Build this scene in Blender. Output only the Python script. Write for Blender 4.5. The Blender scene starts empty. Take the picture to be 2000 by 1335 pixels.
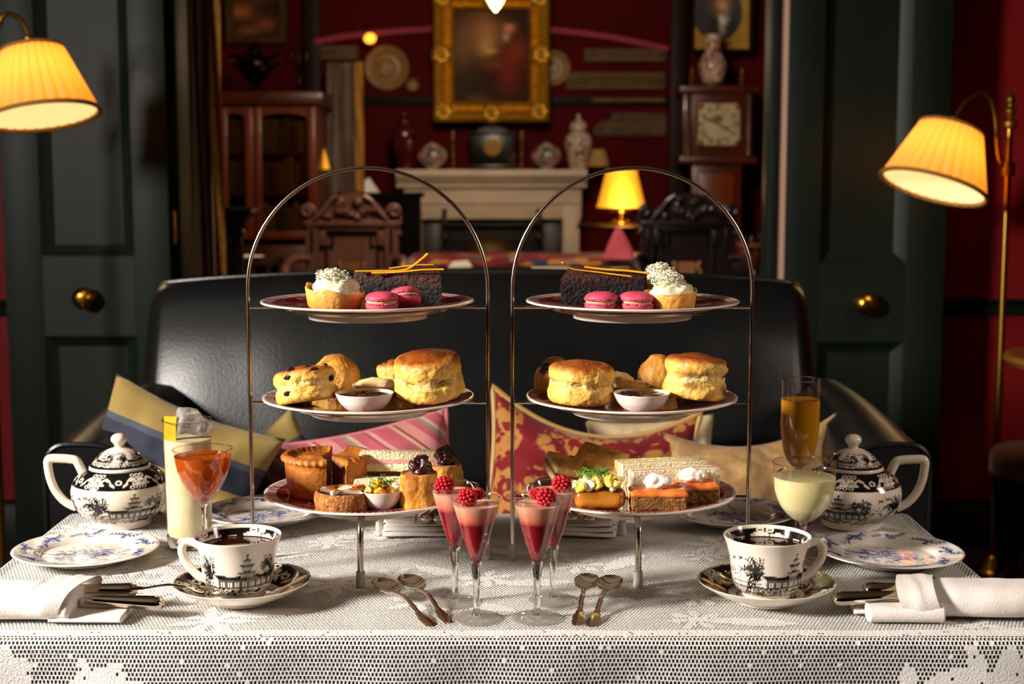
import bpy, bmesh, math, random
import numpy as np
from mathutils import Vector, Matrix, Euler, noise

PI = math.pi
C = bpy.context.scene.collection
SC = bpy.context.scene

# ------------------------------------------------------------------ camera, world, light, exposure
CAM_Z, TZ = 1.18, 0.70                       # eye height, table height
F_PX = 2000 * 50.0 / 36.0                    # 50 mm lens on a 36 mm sensor
PITCH = math.atan(327.5 / F_PX)
cam = bpy.data.objects.new('camera', bpy.data.cameras.new('camera'))
C.objects.link(cam)
cam.data.lens = 50; cam.data.sensor_width = 36
cam.location = (0, 0, CAM_Z)
cam.rotation_euler = (PI/2 - PITCH, 0, 0)
cam.data.clip_start = 0.05; cam.data.clip_end = 60
cam.data.dof.use_dof = True
cam.data.dof.focus_distance = 1.70
cam.data.dof.aperture_fstop = 6.3
SC.camera = cam

w = bpy.data.worlds.new('world'); SC.world = w; w.use_nodes = True
w.node_tree.nodes['Background'].inputs[0].default_value = (1.0, 0.86, 0.74, 1)
w.node_tree.nodes['Background'].inputs[1].default_value = 0.03

def area(name, loc, target, size, power, col, size_y=None):
    l = bpy.data.lights.new(name, 'AREA'); l.energy = power; l.color = col
    l.shape = 'RECTANGLE'; l.size = size; l.size_y = size_y or size
    o = bpy.data.objects.new(name, l); C.objects.link(o); o.location = loc
    o.rotation_euler = (Vector(target) - Vector(loc)).to_track_quat('-Z', 'Y').to_euler()
    return o
area('left_key_light', (-2.95, 0.35, 2.10), (0.1, 1.8, 0.75), 0.45, 124, (1.0, 0.92, 0.84), 0.60).data.spread = 1.95  # key light inferred from the cast shadows; its source is unseen
area('side_light', (2.7, 0.9, 2.0), (0.5, 1.9, 0.75), 0.6, 6, (1.0, 0.84, 0.70), 0.9).data.spread = 1.3
area('back_room_fill', (-0.1, 5.1, 2.5), (0.0, 7.6, 0.8), 0.5, 46, (1.0, 0.78, 0.56))  # added fill light for the far room, no lamp hangs here

VS = SC.view_settings
VS.view_transform = 'Standard'; VS.look = 'None'; VS.gamma = 1; VS.exposure = 0.0
VS.use_curve_mapping = False

# a point of the room seen in a given direction from the eye (image taken as 2000 x 1335)
def _ray(px, py):
    a, b = (px - 1000) / F_PX, -(py - 667.5) / F_PX
    return Vector((a, math.cos(PITCH) + b*math.sin(PITCH), -math.sin(PITCH) + b*math.cos(PITCH)))
def on(px, py, z=TZ):
    d = _ray(px, py); t = (z - CAM_Z) / d.z
    return Vector((d.x*t, d.y*t, z))
def at(px, py, Y):
    d = _ray(px, py); t = Y / d.y
    return Vector((d.x*t, Y, CAM_Z + d.z*t))

# ------------------------------------------------------------------ colours and materials
def lin(c):
    if isinstance(c, str):
        c = c.lstrip('#'); c = tuple(int(c[i:i+2], 16)/255 for i in (0, 2, 4))
    return tuple(x/12.92 if x <= 0.04045 else ((x+0.055)/1.055)**2.4 for x in c[:3])
def lerp(a, b, t):
    t = max(0.0, min(1.0, t)); return tuple(a[i] + (b[i]-a[i])*t for i in range(3))

MATS = {}
def mat(name, col=None, rough=0.5, metal=0.0, var=None, vscale=20, bump=0.0, bscale=80, coat=0.0,
        sss=0.0, trans=0.0, ior=1.45, emit=None, estr=0.0, spec=0.5, attr=False, sheen=0.0, bdetail=3, stretch=None):
    if name in MATS: return MATS[name]
    m = bpy.data.materials.new(name); m.use_nodes = True
    nt = m.node_tree; N = nt.nodes; L = nt.links
    b = N['Principled BSDF']
    b.inputs['Roughness'].default_value = rough
    b.inputs['Metallic'].default_value = metal
    b.inputs['IOR'].default_value = ior
    b.inputs['Specular IOR Level'].default_value = spec
    b.inputs['Coat Weight'].default_value = coat
    b.inputs['Coat Roughness'].default_value = 0.06
    b.inputs['Transmission Weight'].default_value = trans
    b.inputs['Sheen Weight'].default_value = sheen
    if sss:
        b.inputs['Subsurface Weight'].default_value = sss
        b.inputs['Subsurface Radius'].default_value = (0.006, 0.003, 0.002)
        b.inputs['Subsurface Scale'].default_value = 1.0
    if emit:
        b.inputs['Emission Color'].default_value = (*lin(emit), 1)
        b.inputs['Emission Strength'].default_value = estr
    tc = N.new('ShaderNodeTexCoord')
    src = tc.outputs['Object']
    if stretch:
        mp = N.new('ShaderNodeMapping'); mp.inputs['Scale'].default_value = stretch
        L.new(src, mp.inputs['Vector']); src = mp.outputs['Vector']
    if attr:
        a = N.new('ShaderNodeAttribute'); a.attribute_name = 'Col'
        if var:
            nz = N.new('ShaderNodeTexNoise'); nz.inputs['Scale'].default_value = vscale; nz.inputs['Detail'].default_value = 5
            L.new(src, nz.inputs['Vector'])
            mr = N.new('ShaderNodeMapRange'); mr.inputs[1].default_value = .3; mr.inputs[2].default_value = .7
            mr.inputs[3].default_value = 1-var; mr.inputs[4].default_value = 1+var
            L.new(nz.outputs['Fac'], mr.inputs[0])
            mx = N.new('ShaderNodeMix'); mx.data_type = 'RGBA'; mx.blend_type = 'MULTIPLY'; mx.inputs[0].default_value = 1
            L.new(a.outputs['Color'], mx.inputs[6]); L.new(mr.outputs[0], mx.inputs[7])
            L.new(mx.outputs[2], b.inputs['Base Color'])
        else:
            L.new(a.outputs['Color'], b.inputs['Base Color'])
    elif var:
        nz = N.new('ShaderNodeTexNoise'); nz.inputs['Scale'].default_value = vscale; nz.inputs['Detail'].default_value = 5
        L.new(src, nz.inputs['Vector'])
        r = N.new('ShaderNodeValToRGB')
        r.color_ramp.elements[0].position = .35; r.color_ramp.elements[1].position = .65
        r.color_ramp.elements[0].color = (*lin(col), 1); r.color_ramp.elements[1].color = (*lin(var), 1)
        L.new(nz.outputs['Fac'], r.inputs[0]); L.new(r.outputs[0], b.inputs['Base Color'])
    else:
        b.inputs['Base Color'].default_value = (*lin(col), 1)
    if bump:
        nz = N.new('ShaderNodeTexNoise'); nz.inputs['Scale'].default_value = bscale; nz.inputs['Detail'].default_value = bdetail
        L.new(src, nz.inputs['Vector'])
        bp = N.new('ShaderNodeBump'); bp.inputs['Strength'].default_value = bump; bp.inputs['Distance'].default_value = 0.004
        L.new(nz.outputs['Fac'], bp.inputs['Height']); L.new(bp.outputs[0], b.inputs['Normal'])
    MATS[name] = m
    return m

def thin_glass(name, tint='#ffffff', base=0.04, edge=0.10, grey=0.0):
    """clear thin-walled glass: mostly see-through, mirror-like towards its edges"""
    if name in MATS: return MATS[name]
    m = bpy.data.materials.new(name); m.use_nodes = True
    nt = m.node_tree; N = nt.nodes; L = nt.links
    N.remove(N['Principled BSDF'])
    t = N.new('ShaderNodeBsdfTransparent'); t.inputs[0].default_value = (*lin(tint), 1)
    g = N.new('ShaderNodeBsdfGlossy'); g.inputs['Roughness'].default_value = 0.02
    lw = N.new('ShaderNodeLayerWeight'); lw.inputs[0].default_value = edge
    mr = N.new('ShaderNodeMapRange'); mr.inputs[3].default_value = base; mr.inputs[4].default_value = 0.5
    L.new(lw.outputs['Facing'], mr.inputs[0])
    mx = N.new('ShaderNodeMixShader')
    L.new(mr.outputs[0], mx.inputs[0]); L.new(t.outputs[0], mx.inputs[1]); L.new(g.outputs[0], mx.inputs[2])
    out = mx.outputs[0]
    if grey:                                     # faint milky body of thick glass
        d = N.new('ShaderNodeBsdfDiffuse'); d.inputs[0].default_value = (.8, .78, .75, 1)
        m2 = N.new('ShaderNodeMixShader'); m2.inputs[0].default_value = grey
        L.new(out, m2.inputs[1]); L.new(d.outputs[0], m2.inputs[2]); out = m2.outputs[0]
    L.new(out, N['Material Output'].inputs[0])
    MATS[name] = m
    return m

def node_mat(name, build, rough=0.6, bump=None, **kw):
    """material whose base colour comes from build(N, L, objectcoord) -> colour socket (and optional height)"""
    m = mat(name, '#888888', rough=rough, **kw)
    N, L = m.node_tree.nodes, m.node_tree.links
    tc = N.new('ShaderNodeTexCoord')
    out = build(N, L, tc.outputs['Object'])
    L.new(out, N['Principled BSDF'].inputs['Base Color'])
    return m
def ramp(N, L, fac, stops, interp='LINEAR'):
    r = N.new('ShaderNodeValToRGB'); r.color_ramp.interpolation = interp
    e = r.color_ramp.elements
    while len(e) < len(stops): e.new(0.5)
    for i, (p, c) in enumerate(stops):
        e[i].position = p; e[i].color = (*lin(c), 1)
    L.new(fac, r.inputs[0]); return r.outputs[0]
def tex_noise(N, L, vec, scale, detail=4, dist=0.0):
    n = N.new('ShaderNodeTexNoise'); n.inputs['Scale'].default_value = scale; n.inputs['Detail'].default_value = detail
    n.inputs['Distortion'].default_value = dist
    L.new(vec, n.inputs['Vector']); return n.outputs['Fac']
def mapped(N, L, vec, scale=(1,1,1), rot=(0,0,0), loc=(0,0,0)):
    p = N.new('ShaderNodeMapping'); p.inputs['Scale'].default_value = scale; p.inputs['Rotation'].default_value = rot
    p.inputs['Location'].default_value = loc
    L.new(vec, p.inputs['Vector']); return p.outputs['Vector']

def n3(p, s, off=0.0):
    return noise.noise(Vector((p[0]*s + off*3.1, p[1]*s + off*1.7, p[2]*s - off*2.3)))

# ------------------------------------------------------------------ mesh building
def T(loc=(0,0,0), rot=(0,0,0), sc=(1,1,1)):
    if not hasattr(sc, '__len__'): sc = (sc, sc, sc)
    return Matrix.LocRotScale(Vector(loc), Euler(rot), Vector(sc))
def spline(pts, n=6, closed=False):
    """Catmull-Rom through points of any dimension"""
    P = [tuple(p) for p in pts]; out = []; m = len(P)
    rng = range(m if closed else m-1)
    for i in rng:
        p0 = P[(i-1) % m] if (closed or i > 0) else P[0]
        p1 = P[i]; p2 = P[(i+1) % m]
        p3 = P[(i+2) % m] if (closed or i+2 < m) else P[-1]
        for k in range(n):
            t = k/n
            out.append(tuple(0.5*((2*b) + (-a+c)*t + (2*a-5*b+4*c-d)*t*t + (-a+3*b-3*c+d)*t**3)
                             for a, b, c, d in zip(p0, p1, p2, p3)))
    if not closed: out.append(P[-1])
    return out

class MB:
    def __init__(s): s.v = []; s.f = []
    def add(s, vs, fs, M=None):
        o = len(s.v)
        s.v += [tuple(M @ Vector(p)) for p in vs] if M is not None else [tuple(p) for p in vs]
        s.f += [tuple(i+o for i in f) for f in fs]
        return s
    def lathe(s, prof, seg=48, M=None, a0=0.0, a1=2*PI, wob=None):
        full = abs(a1-a0-2*PI) < 1e-6
        n = seg if full else seg+1
        vs, idx = [], []
        for (r, z) in prof:
            if abs(r) < 1e-7:
                idx.append([len(vs)]*n); vs.append((0, 0, z))
            else:
                row = []
                for k in range(n):
                    a = a0 + (a1-a0)*k/seg
                    rr = r*(wob(a, z) if wob else 1)
                    row.append(len(vs)); vs.append((rr*math.cos(a), rr*math.sin(a), z))
                idx.append(row)
        fs = []
        for i in range(len(prof)-1):
            A, B = idx[i], idx[i+1]
            for k in range(seg):
                k2 = (k+1) % n
                q = [A[k], A[k2], B[k2], B[k]]
                q = [x for j, x in enumerate(q) if x not in q[:j]]
                if len(q) > 2: fs.append(tuple(q))
        if not full:
            fs.append(tuple(dict.fromkeys(r[0] for r in idx))[::-1]); fs.append(tuple(dict.fromkeys(r[-1] for r in idx)))
        return s.add(vs, fs, M)
    def tube(s, pts, r, seg=8, M=None, cap=True, closed=False, flat=1.0):
        P = [Vector(p) for p in pts]; n = len(P)
        R = r if hasattr(r, '__len__') else [r]*n
        vs, fs = [], []
        up = None
        for i in range(n):
            if closed: t = (P[(i+1) % n] - P[i-1])
            else: t = P[min(i+1, n-1)] - P[max(i-1, 0)]
            t.normalize()
            if up is None:
                up = Vector((0,0,1)) if abs(t.z) < .9 else Vector((1,0,0))
            up = (up - t*up.dot(t)); up.normalize()
            sd = t.cross(up)
            for k in range(seg):
                a = 2*PI*k/seg
                vs.append(P[i] + (sd*math.cos(a) + up*math.sin(a)*flat)*R[i])
        for i in range(n if closed else n-1):
            for k in range(seg):
                a, b = i*seg+k, i*seg+(k+1) % seg
                c, d = ((i+1) % n)*seg+(k+1) % seg, ((i+1) % n)*seg+k
                fs.append((a, b, c, d))
        if cap and not closed:
            fs.append(tuple(range(seg))[::-1]); fs.append(tuple((n-1)*seg+k for k in range(seg)))
        return s.add(vs, fs, M)
    def box(s, size, cen=(0,0,0), bev=0.0, M=None, seg=2):
        bm = bmesh.new(); bmesh.ops.create_cube(bm, size=1)
        for v in bm.verts: v.co = Vector((v.co.x*size[0], v.co.y*size[1], v.co.z*size[2]))
        if bev: bmesh.ops.bevel(bm, geom=bm.edges[:], offset=bev, segments=seg, affect='EDGES', profile=.5)
        for v in bm.verts: v.co += Vector(cen)
        bm.verts.index_update()
        s.add([v.co[:] for v in bm.verts], [[v.index for v in f.verts] for f in bm.faces], M); bm.free()
        return s
    def sbox(s, size, cen=(0,0,0), n=(6,6,6), amp=0.0, freq=60, seed=0, rnd=0.0, M=None, warp=None):
        """box of many small faces with a slightly uneven surface (bread, cake)"""
        bm = bmesh.new(); bmesh.ops.create_cube(bm, size=1)
        for ax in range(3):
            if n[ax] > 1:
                es = [e for e in bm.edges if abs((e.verts[0].co-e.verts[1].co)[ax]) > 1e-4]
                bmesh.ops.subdivide_edges(bm, edges=es, cuts=n[ax]-1, use_grid_fill=True)
        vs = []
        bm.normal_update()
        for v in bm.verts:
            p = Vector((v.co.x*size[0], v.co.y*size[1], v.co.z*size[2]))
            if rnd:
                q = Vector([max(-size[i]/2+rnd, min(size[i]/2-rnd, p[i])) for i in range(3)])
                d = p-q
                if d.length > 1e-9: p = q + d.normalized()*min(d.length, rnd)
            if amp: p = p + v.normal*amp*(n3(p, freq, seed) + .5*n3(p, freq*2.3, seed+3))
            if warp: p = Vector(warp(p))
            vs.append(p + Vector(cen))
        bm.verts.index_update()
        s.add(vs, [[v.index for v in f.verts] for f in bm.faces], M); bm.free()
        return s
    def blob(s, r, cen=(0,0,0), seed=0, amp=0.1, freq=1.5, sub=3, M=None, flatten=None, seg=None):
        bm = bmesh.new(); bmesh.ops.create_icosphere(bm, subdivisions=sub, radius=1)
        if not hasattr(r, '__len__'): r = (r, r, r)
        vs = []
        for v in bm.verts:
            k = 1 + amp*(n3(v.co, freq, seed) + .5*n3(v.co, freq*2.1, seed+5))
            p = Vector((v.co.x*r[0]*k, v.co.y*r[1]*k, v.co.z*r[2]*k))
            if flatten is not None and p.z < flatten: p.z = flatten
            vs.append(p + Vector(cen))
        bm.verts.index_update()
        s.add(vs, [[v.index for v in f.verts] for f in bm.faces], M); bm.free()
        return s
    def grid(s, fn, nu, nv, M=None, cu=False, cv=False):
        mu, mv = (nu if cu else nu+1), (nv if cv else nv+1)
        vs = [fn(i/nu, j/nv) for i in range(mu) for j in range(mv)]
        fs = [(i*mv+j, ((i+1) % mu)*mv+j, ((i+1) % mu)*mv+(j+1) % mv, i*mv+(j+1) % mv)
              for i in range(nu) for j in range(nv)]
        return s.add(vs, fs, M)
    def loft(s, loops, M=None, cap=True):
        n = len(loops[0]); vs = [p for l in loops for p in l]; fs = []
        for i in range(len(loops)-1):
            for k in range(n):
                fs.append((i*n+k, i*n+(k+1) % n, (i+1)*n+(k+1) % n, (i+1)*n+k))
        if cap:
            fs.append(tuple(range(n))[::-1]); fs.append(tuple((len(loops)-1)*n+k for k in range(n)))
        return s.add(vs, fs, M)
    def prism(s, poly, h, bev=0.0, M=None, z0=0.0):
        """polygon in xy pushed up by h"""
        bm = bmesh.new()
        f = bm.faces.new([bm.verts.new((x, y, z0)) for x, y in poly])
        r = bmesh.ops.extrude_face_region(bm, geom=[f])
        for v in [g for g in r['geom'] if isinstance(g, bmesh.types.BMVert)]: v.co.z += h
        bmesh.ops.recalc_face_normals(bm, faces=bm.faces[:])
        if bev: bmesh.ops.bevel(bm, geom=bm.edges[:], offset=bev, segments=2, affect='EDGES')
        bm.verts.index_update()
        s.add([v.co[:] for v in bm.verts], [[v.index for v in g.verts] for g in bm.faces], M); bm.free()
        return s
    def mesh(s, name, m, colors=None, angle=42, fix=True):
        me = bpy.data.meshes.new(name); me.from_pydata(s.v, [], s.f); me.update()
        if fix:
            bm = bmesh.new(); bm.from_mesh(me)
            bmesh.ops.recalc_face_normals(bm, faces=bm.faces[:]); bm.to_mesh(me); bm.free()
        me.polygons.foreach_set('use_smooth', [True]*len(me.polygons))
        me.set_sharp_from_angle(angle=math.radians(angle))
        if m: me.materials.append(m)
        if colors is not None:
            ca = me.color_attributes.new('Col', 'FLOAT_COLOR', 'POINT')
            if callable(colors):
                arr = []
                for v in me.vertices: arr += [*colors(v.co, v.normal), 1.0]
            else:
                arr = np.concatenate([np.asarray(colors), np.ones((len(me.vertices), 1))], 1).ravel()
            ca.data.foreach_set('color', arr)
        return me

def link(name, data, parent=None, loc=None, rot=None):
    o = bpy.data.objects.new(name, data); C.objects.link(o)
    if parent: o.parent = parent
    if loc is not None: o.location = loc
    if rot is not None: o.rotation_euler = rot
    return o
def part(name, mb, m, parent, colors=None, loc=None, rot=None, angle=42, label=None, fix=True):
    me = mb if isinstance(mb, bpy.types.Mesh) else mb.mesh(name, m, colors, angle, fix)
    o = link(name, me, parent, loc, rot)
    if label: o['label'] = label
    return o
def thing(name, label, cat, loc=(0,0,0), rot=(0,0,0), group=None):
    if not hasattr(rot, '__len__'): rot = (0, 0, rot)
    o = link(name, None, None, loc, rot)
    o['label'] = label; o['category'] = cat
    if group: o['group'] = group
    return o
def single(name, mb, m, label, cat, loc=(0,0,0), rot=(0,0,0), group=None, colors=None, angle=42):
    if not hasattr(rot, '__len__'): rot = (0, 0, rot)
    me = mb if isinstance(mb, bpy.types.Mesh) else mb.mesh(name, m, colors, angle)
    o = link(name, me, None, loc, rot)
    o['label'] = label; o['category'] = cat
    if group: o['group'] = group
    return o
def struct(name, mb, m, label=None, loc=(0,0,0), rot=(0,0,0), angle=42, colors=None):
    o = link(name, mb.mesh(name, m, colors, angle) if mb else None, None, loc, rot)
    o['kind'] = 'structure'
    if label: o['label'] = label
    return o
def dup(root, loc, rot=(0,0,0), label=None):
    if not hasattr(rot, '__len__'): rot = (0, 0, rot)
    r = root.copy(); C.objects.link(r); r.location = loc; r.rotation_euler = rot
    if label: r['label'] = label
    for ch in list(root.children):
        c = ch.copy(); C.objects.link(c); c.parent = r
        for g in list(ch.children):
            d = g.copy(); C.objects.link(d); d.parent = c
    return r

# a small drawing board for prints on china: 0 = bare glaze, 1 = ink
class Canvas:
    def __init__(s, w, h): s.a = np.zeros((h, w)); s.w, s.h = w, h
    def _box(s, x0, x1, y0, y1):
        i0, i1 = max(0, int(x0)-1), min(s.w, int(x1)+2); j0, j1 = max(0, int(y0)-1), min(s.h, int(y1)+2)
        if i1 <= i0 or j1 <= j0: return None
        X, Y = np.meshgrid(np.arange(i0, i1)+.5, np.arange(j0, j1)+.5)
        return X, Y, (slice(j0, j1), slice(i0, i1))
    def put(s, sl, mask, val):
        s.a[sl] = np.where(mask, val, s.a[sl])
    def ell(s, x, y, rx, ry, ang=0, val=1):
        R = max(rx, ry); b = s._box(x-R, x+R, y-R, y+R)
        if not b: return
        X, Y, sl = b; c, n = math.cos(ang), math.sin(ang)
        u, v = (X-x)*c+(Y-y)*n, -(X-x)*n+(Y-y)*c
        s.put(sl, (u/rx)**2+(v/ry)**2 <= 1, val)
    def ring(s, x, y, r, w, val=1):
        b = s._box(x-r-w, x+r+w, y-r-w, y+r+w)
        if not b: return
        X, Y, sl = b; d = np.hypot(X-x, Y-y); s.put(sl, abs(d-r) <= w/2, val)
    def line(s, pts, w, val=1):
        for (x0, y0), (x1, y1) in zip(pts[:-1], pts[1:]):
            b = s._box(min(x0,x1)-w, max(x0,x1)+w, min(y0,y1)-w, max(y0,y1)+w)
            if not b: continue
            X, Y, sl = b; dx, dy = x1-x0, y1-y0; q = dx*dx+dy*dy+1e-9
            t = np.clip(((X-x0)*dx+(Y-y0)*dy)/q, 0, 1)
            s.put(sl, np.hypot(X-x0-t*dx, Y-y0-t*dy) <= w/2, val)
    def poly(s, pts, val=1):
        xs, ys = [p[0] for p in pts], [p[1] for p in pts]
        b = s._box(min(xs), max(xs), min(ys), max(ys))
        if not b: return
        X, Y, sl = b; ins = np.zeros(X.shape, bool); n = len(pts)
        for i in range(n):
            (x0, y0), (x1, y1) = pts[i], pts[(i+1) % n]
            if y0 == y1: continue
            c = ((y0 > Y) != (y1 > Y)) & (X < (x1-x0)*(Y-y0)/(y1-y0)+x0); ins ^= c
        s.put(sl, ins, val)
    def rect(s, x0, y0, x1, y1, val=1): s.poly([(x0,y0),(x1,y0),(x1,y1),(x0,y1)], val)
    def get(s, u, v):
        """bilinear, u wraps"""
        x = (np.asarray(u) % 1.0)*s.w - .5; y = np.clip(np.asarray(v), 0, 1)*s.h - .5
        x0 = np.floor(x).astype(int); y0 = np.floor(y).astype(int); fx, fy = x-x0, y-y0
        g = lambda i, j: s.a[np.clip(j, 0, s.h-1), i % s.w]
        return (g(x0,y0)*(1-fx)+g(x0+1,y0)*fx)*(1-fy)+(g(x0,y0+1)*(1-fx)+g(x0+1,y0+1)*fx)*fy

# ------------------------------------------------------------------ shared materials
GREEN = mat('door_green_paint', '#0e1710', rough=.5, spec=.3, var='#131e15', vscale=6, bump=.12, bscale=40, stretch=(1,1,.15))
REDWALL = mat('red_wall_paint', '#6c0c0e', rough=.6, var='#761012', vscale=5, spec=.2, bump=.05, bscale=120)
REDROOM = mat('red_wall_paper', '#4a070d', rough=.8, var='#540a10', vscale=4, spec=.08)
DARKTRIM = mat('dark_trim_paint', '#0c0f0b', rough=.5, spec=.2, var='#121611', vscale=12)
BRASS = mat('brass', '#b98a35', rough=.25, metal=1)
OLDBRASS = mat('aged_brass', '#7a5820', rough=.45, metal=1, var='#9a7230', vscale=30)
GOLDLEAF = mat('gilt_wood', '#b88418', rough=.35, metal=.6, var='#dcaa38', vscale=45, bump=.5, bscale=60)
MAHOG = mat('mahogany', '#3a1409', rough=.35, var='#55210e', vscale=6, stretch=(1,1,.12), coat=.2)
CASEWOOD = mat('bookcase_mahogany', '#5a220c', rough=.35, var='#7a3412', vscale=6, stretch=(1,1,.12), coat=.2)
DARKWOOD = mat('dark_oak', '#1c0f0a', rough=.5, spec=.2, var='#2b1710', vscale=8, stretch=(1,1,.15))
CHAIRWOOD = mat('carved_oak', '#56362c', rough=.38, var='#6e483c', vscale=9, bump=.2, bscale=30, stretch=(1,1,.3))
EBON = mat('ebonised_wood', '#0a0908', rough=.3)
WHITEPAINT = mat('mantel_white_paint', '#cbb8a4', rough=.5, var='#d8c6b3', vscale=6)
FLOORM = mat('floor_carpet', '#1f0f0b', rough=.9, var='#2b1510', vscale=30, bump=.3, bscale=300)
CEILM = mat('ceiling_paint', '#8c8274', rough=.8, var='#958b7d', vscale=4)
BLACKM = mat('soot_black', '#0a0a0b', rough=.7, var='#121214', vscale=20)

# ------------------------------------------------------------------ the setting
YD, YW = 4.25, 4.45                       # face of the folding doors, face of the partition
OPL, OPR = at(338, 450, YW).x, at(1533, 450, YW).x
XL, XR, YB, HC = -3.3, 3.3, 9.2, 2.75
b = MB(); b.box((XR-XL, 11.8, .1), (0, 3.3, -.05)); struct('floor', b, FLOORM, 'dark brown carpeted floor')
b = MB(); b.box((XR-XL, 11.8, .1), (0, 3.3, HC+.05)); struct('ceiling', b, CEILM, 'plain ceiling above both rooms')
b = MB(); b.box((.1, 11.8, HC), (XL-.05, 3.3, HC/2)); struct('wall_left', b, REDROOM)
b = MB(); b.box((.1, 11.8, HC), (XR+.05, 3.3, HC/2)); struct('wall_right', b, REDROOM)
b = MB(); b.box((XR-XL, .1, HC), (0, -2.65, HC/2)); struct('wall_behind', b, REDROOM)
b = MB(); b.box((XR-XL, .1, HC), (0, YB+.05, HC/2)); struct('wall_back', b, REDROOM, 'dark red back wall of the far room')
b = MB(); b.box((OPL-XL, .14, HC), ((XL+OPL)/2, YW+.07, HC/2)); struct('wall_partition_left', b, REDWALL)
b = MB(); b.box((XR-OPR, .14, HC), ((XR+OPR)/2, YW+.07, HC/2)); struct('wall_partition_right', b, REDWALL, 'crimson wall right of the folding door')
b = MB(); b.box((OPR-OPL, .14, .45), ((OPL+OPR)/2, YW+.07, HC-.225)); struct('wall_lintel', b, REDWALL)
# dado rail and skirting on the crimson wall
zr0, zr1 = at(1920, 614, YW).z, at(1920, 583, YW).z
for k, (x0, x1) in enumerate(((XL, OPL-.02), (OPR+.02, XR))):
    b = MB(); prof = [(0,0),(.018,0),(.022,.02),(.012,.03),(.03,.05),(.03,zr1-zr0-.006),(.02,zr1-zr0),(0,zr1-zr0)]
    b.loft([[(x, YW-p[0], zr0+p[1]) for p in prof] for x in (x0, x1)])
    struct('trim_%d' % (k+1), b, DARKTRIM, 'dark dado rail along the crimson wall')
    zb = at(1920, 975, YW).z
    b = MB(); prof = [(0,0),(.025,0),(.025,zb-.03),(.012,zb-.01),(.016,zb),(0,zb)]
    b.loft([[(x, YW-p[0], p[1]) for p in prof] for x in (x0, x1)])
    struct('baseboard_%s' % ('left','right')[k], b, DARKTRIM, 'tall dark skirting board under the crimson wall')

def panel_mesh(x0, x1, z0, z1, dep=.014, wid=.03, field=False):
    """sunk panel with sloping moulding; face towards -y, front plane y=0"""
    b = MB()
    def rect(i, y): return [(x0+i, y, z0+i), (x1-i, y, z0+i), (x1-i, y, z1-i), (x0+i, y, z1-i)]
    L = [rect(0, 0.0), rect(.006, .006), rect(wid*.75, dep), rect(wid, dep*1.25)]
    if field: L += [rect(wid+.012, dep*1.2), rect(wid+.02, dep*.9)]
    b.loft(L, cap=False)
    o = len(b.v)-4; b.f.append((o, o+1, o+2, o+3))
    return b
def folding_door(name, label, xa, xb, pan_x, up_z, low_z, knob, wid):
    o = struct(name, None, None, label, loc=(xa, YD, 0)); W = xb-xa
    H = 2.28; th = .045; p0, p1 = pan_x[0]-xa, pan_x[1]-xa
    part('stile', MB().box((p0, th, H), (p0/2, th/2, H/2+.01), .002), GREEN, o)
    part('stile', MB().box((W-p1, th, H), ((W+p1)/2, th/2, H/2+.01), .002), GREEN, o)
    for z0, z1 in ((.01, low_z[0]), (low_z[1], up_z[0]), (up_z[1], H+.01)):
        part('rail', MB().box((p1-p0, th, z1-z0), ((p0+p1)/2, th/2, (z0+z1)/2)), GREEN, o)
    for z0, z1 in (low_z, up_z):
        part('panel', panel_mesh(p0, p1, z0, z1, dep=.02, wid=wid), GREEN, o, angle=20)
    kx, kz = knob
    kb = part('knob', MB().lathe(spline([(0,.062),(.016,.06),(.031,.048),(.034,.036),(.028,.022),(.013,.012),(.014,.004),(.026,.0),(0,0)], 5), 32,
              T((0,0,0),(PI/2,0,0))), BRASS, o, loc=(kx-xa, 0, kz))
    kb['label'] = 'round polished brass door knob'
    return o
zu, zl = at(150, 500, YD).z, at(150, 656, YD).z
folding_door('door_1', 'dark green panelled folding door behind the left lamp', at(6, 450, YD).x, at(330, 450, YD).x,
             (at(80, 450, YD).x, at(260, 450, YD).x), (zu, 2.1), (.22, zl), (at(170, 580, YD).x, at(170, 580, YD).z), .034)
zu, zl = at(1690, 515, YD).z, at(1690, 668, YD).z
folding_door('door_2', 'dark green panelled folding door behind the right lamp', at(1536, 450, YD).x, at(1848, 450, YD).x,
             (at(1603, 450, YD).x, at(1772, 450, YD).x), (zu, 2.1), (.22, zl), (at(1686, 591, YD).x, at(1686, 591, YD).z), .034)
# right frame edge with its light painted pale, dark jamb on the left
xe = at(1527, 450, YD).x
struct('trim_3', MB().box((.012, .04, 2.25), (xe+.004, YD+.02, 1.13), .002), mat('lit_frame_edge', '#b89a86', rough=.5), 'edge of the door frame coloured pale as if lit')
struct('trim_4', MB().box((.03, .12, 2.3), (xe-.012, YD+.14, 1.15), .002), GREEN, 'dark green door jamb')
struct('trim_5', MB().box((.025, .16, 2.3), (at(337, 450, YD).x, YD+.13, 1.15), .002), DARKTRIM, 'dark door jamb beside the curtain')
o = link('hinge', None, bpy.data.objects['door_1'], (at(331, 450, YD).x+.006-bpy.data.objects['door_1'].location.x, .03, at(331, 445, YD).z)); o['label'] = 'brass hinge'
part('barrel', MB().lathe([(0,-.05),(.006,-.05),(.006,.05),(0,.05)], 12), BRASS, o)
part('leaf', MB().box((.004, .03, .1), (.005, .018, 0), .001), BRASS, o)

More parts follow.
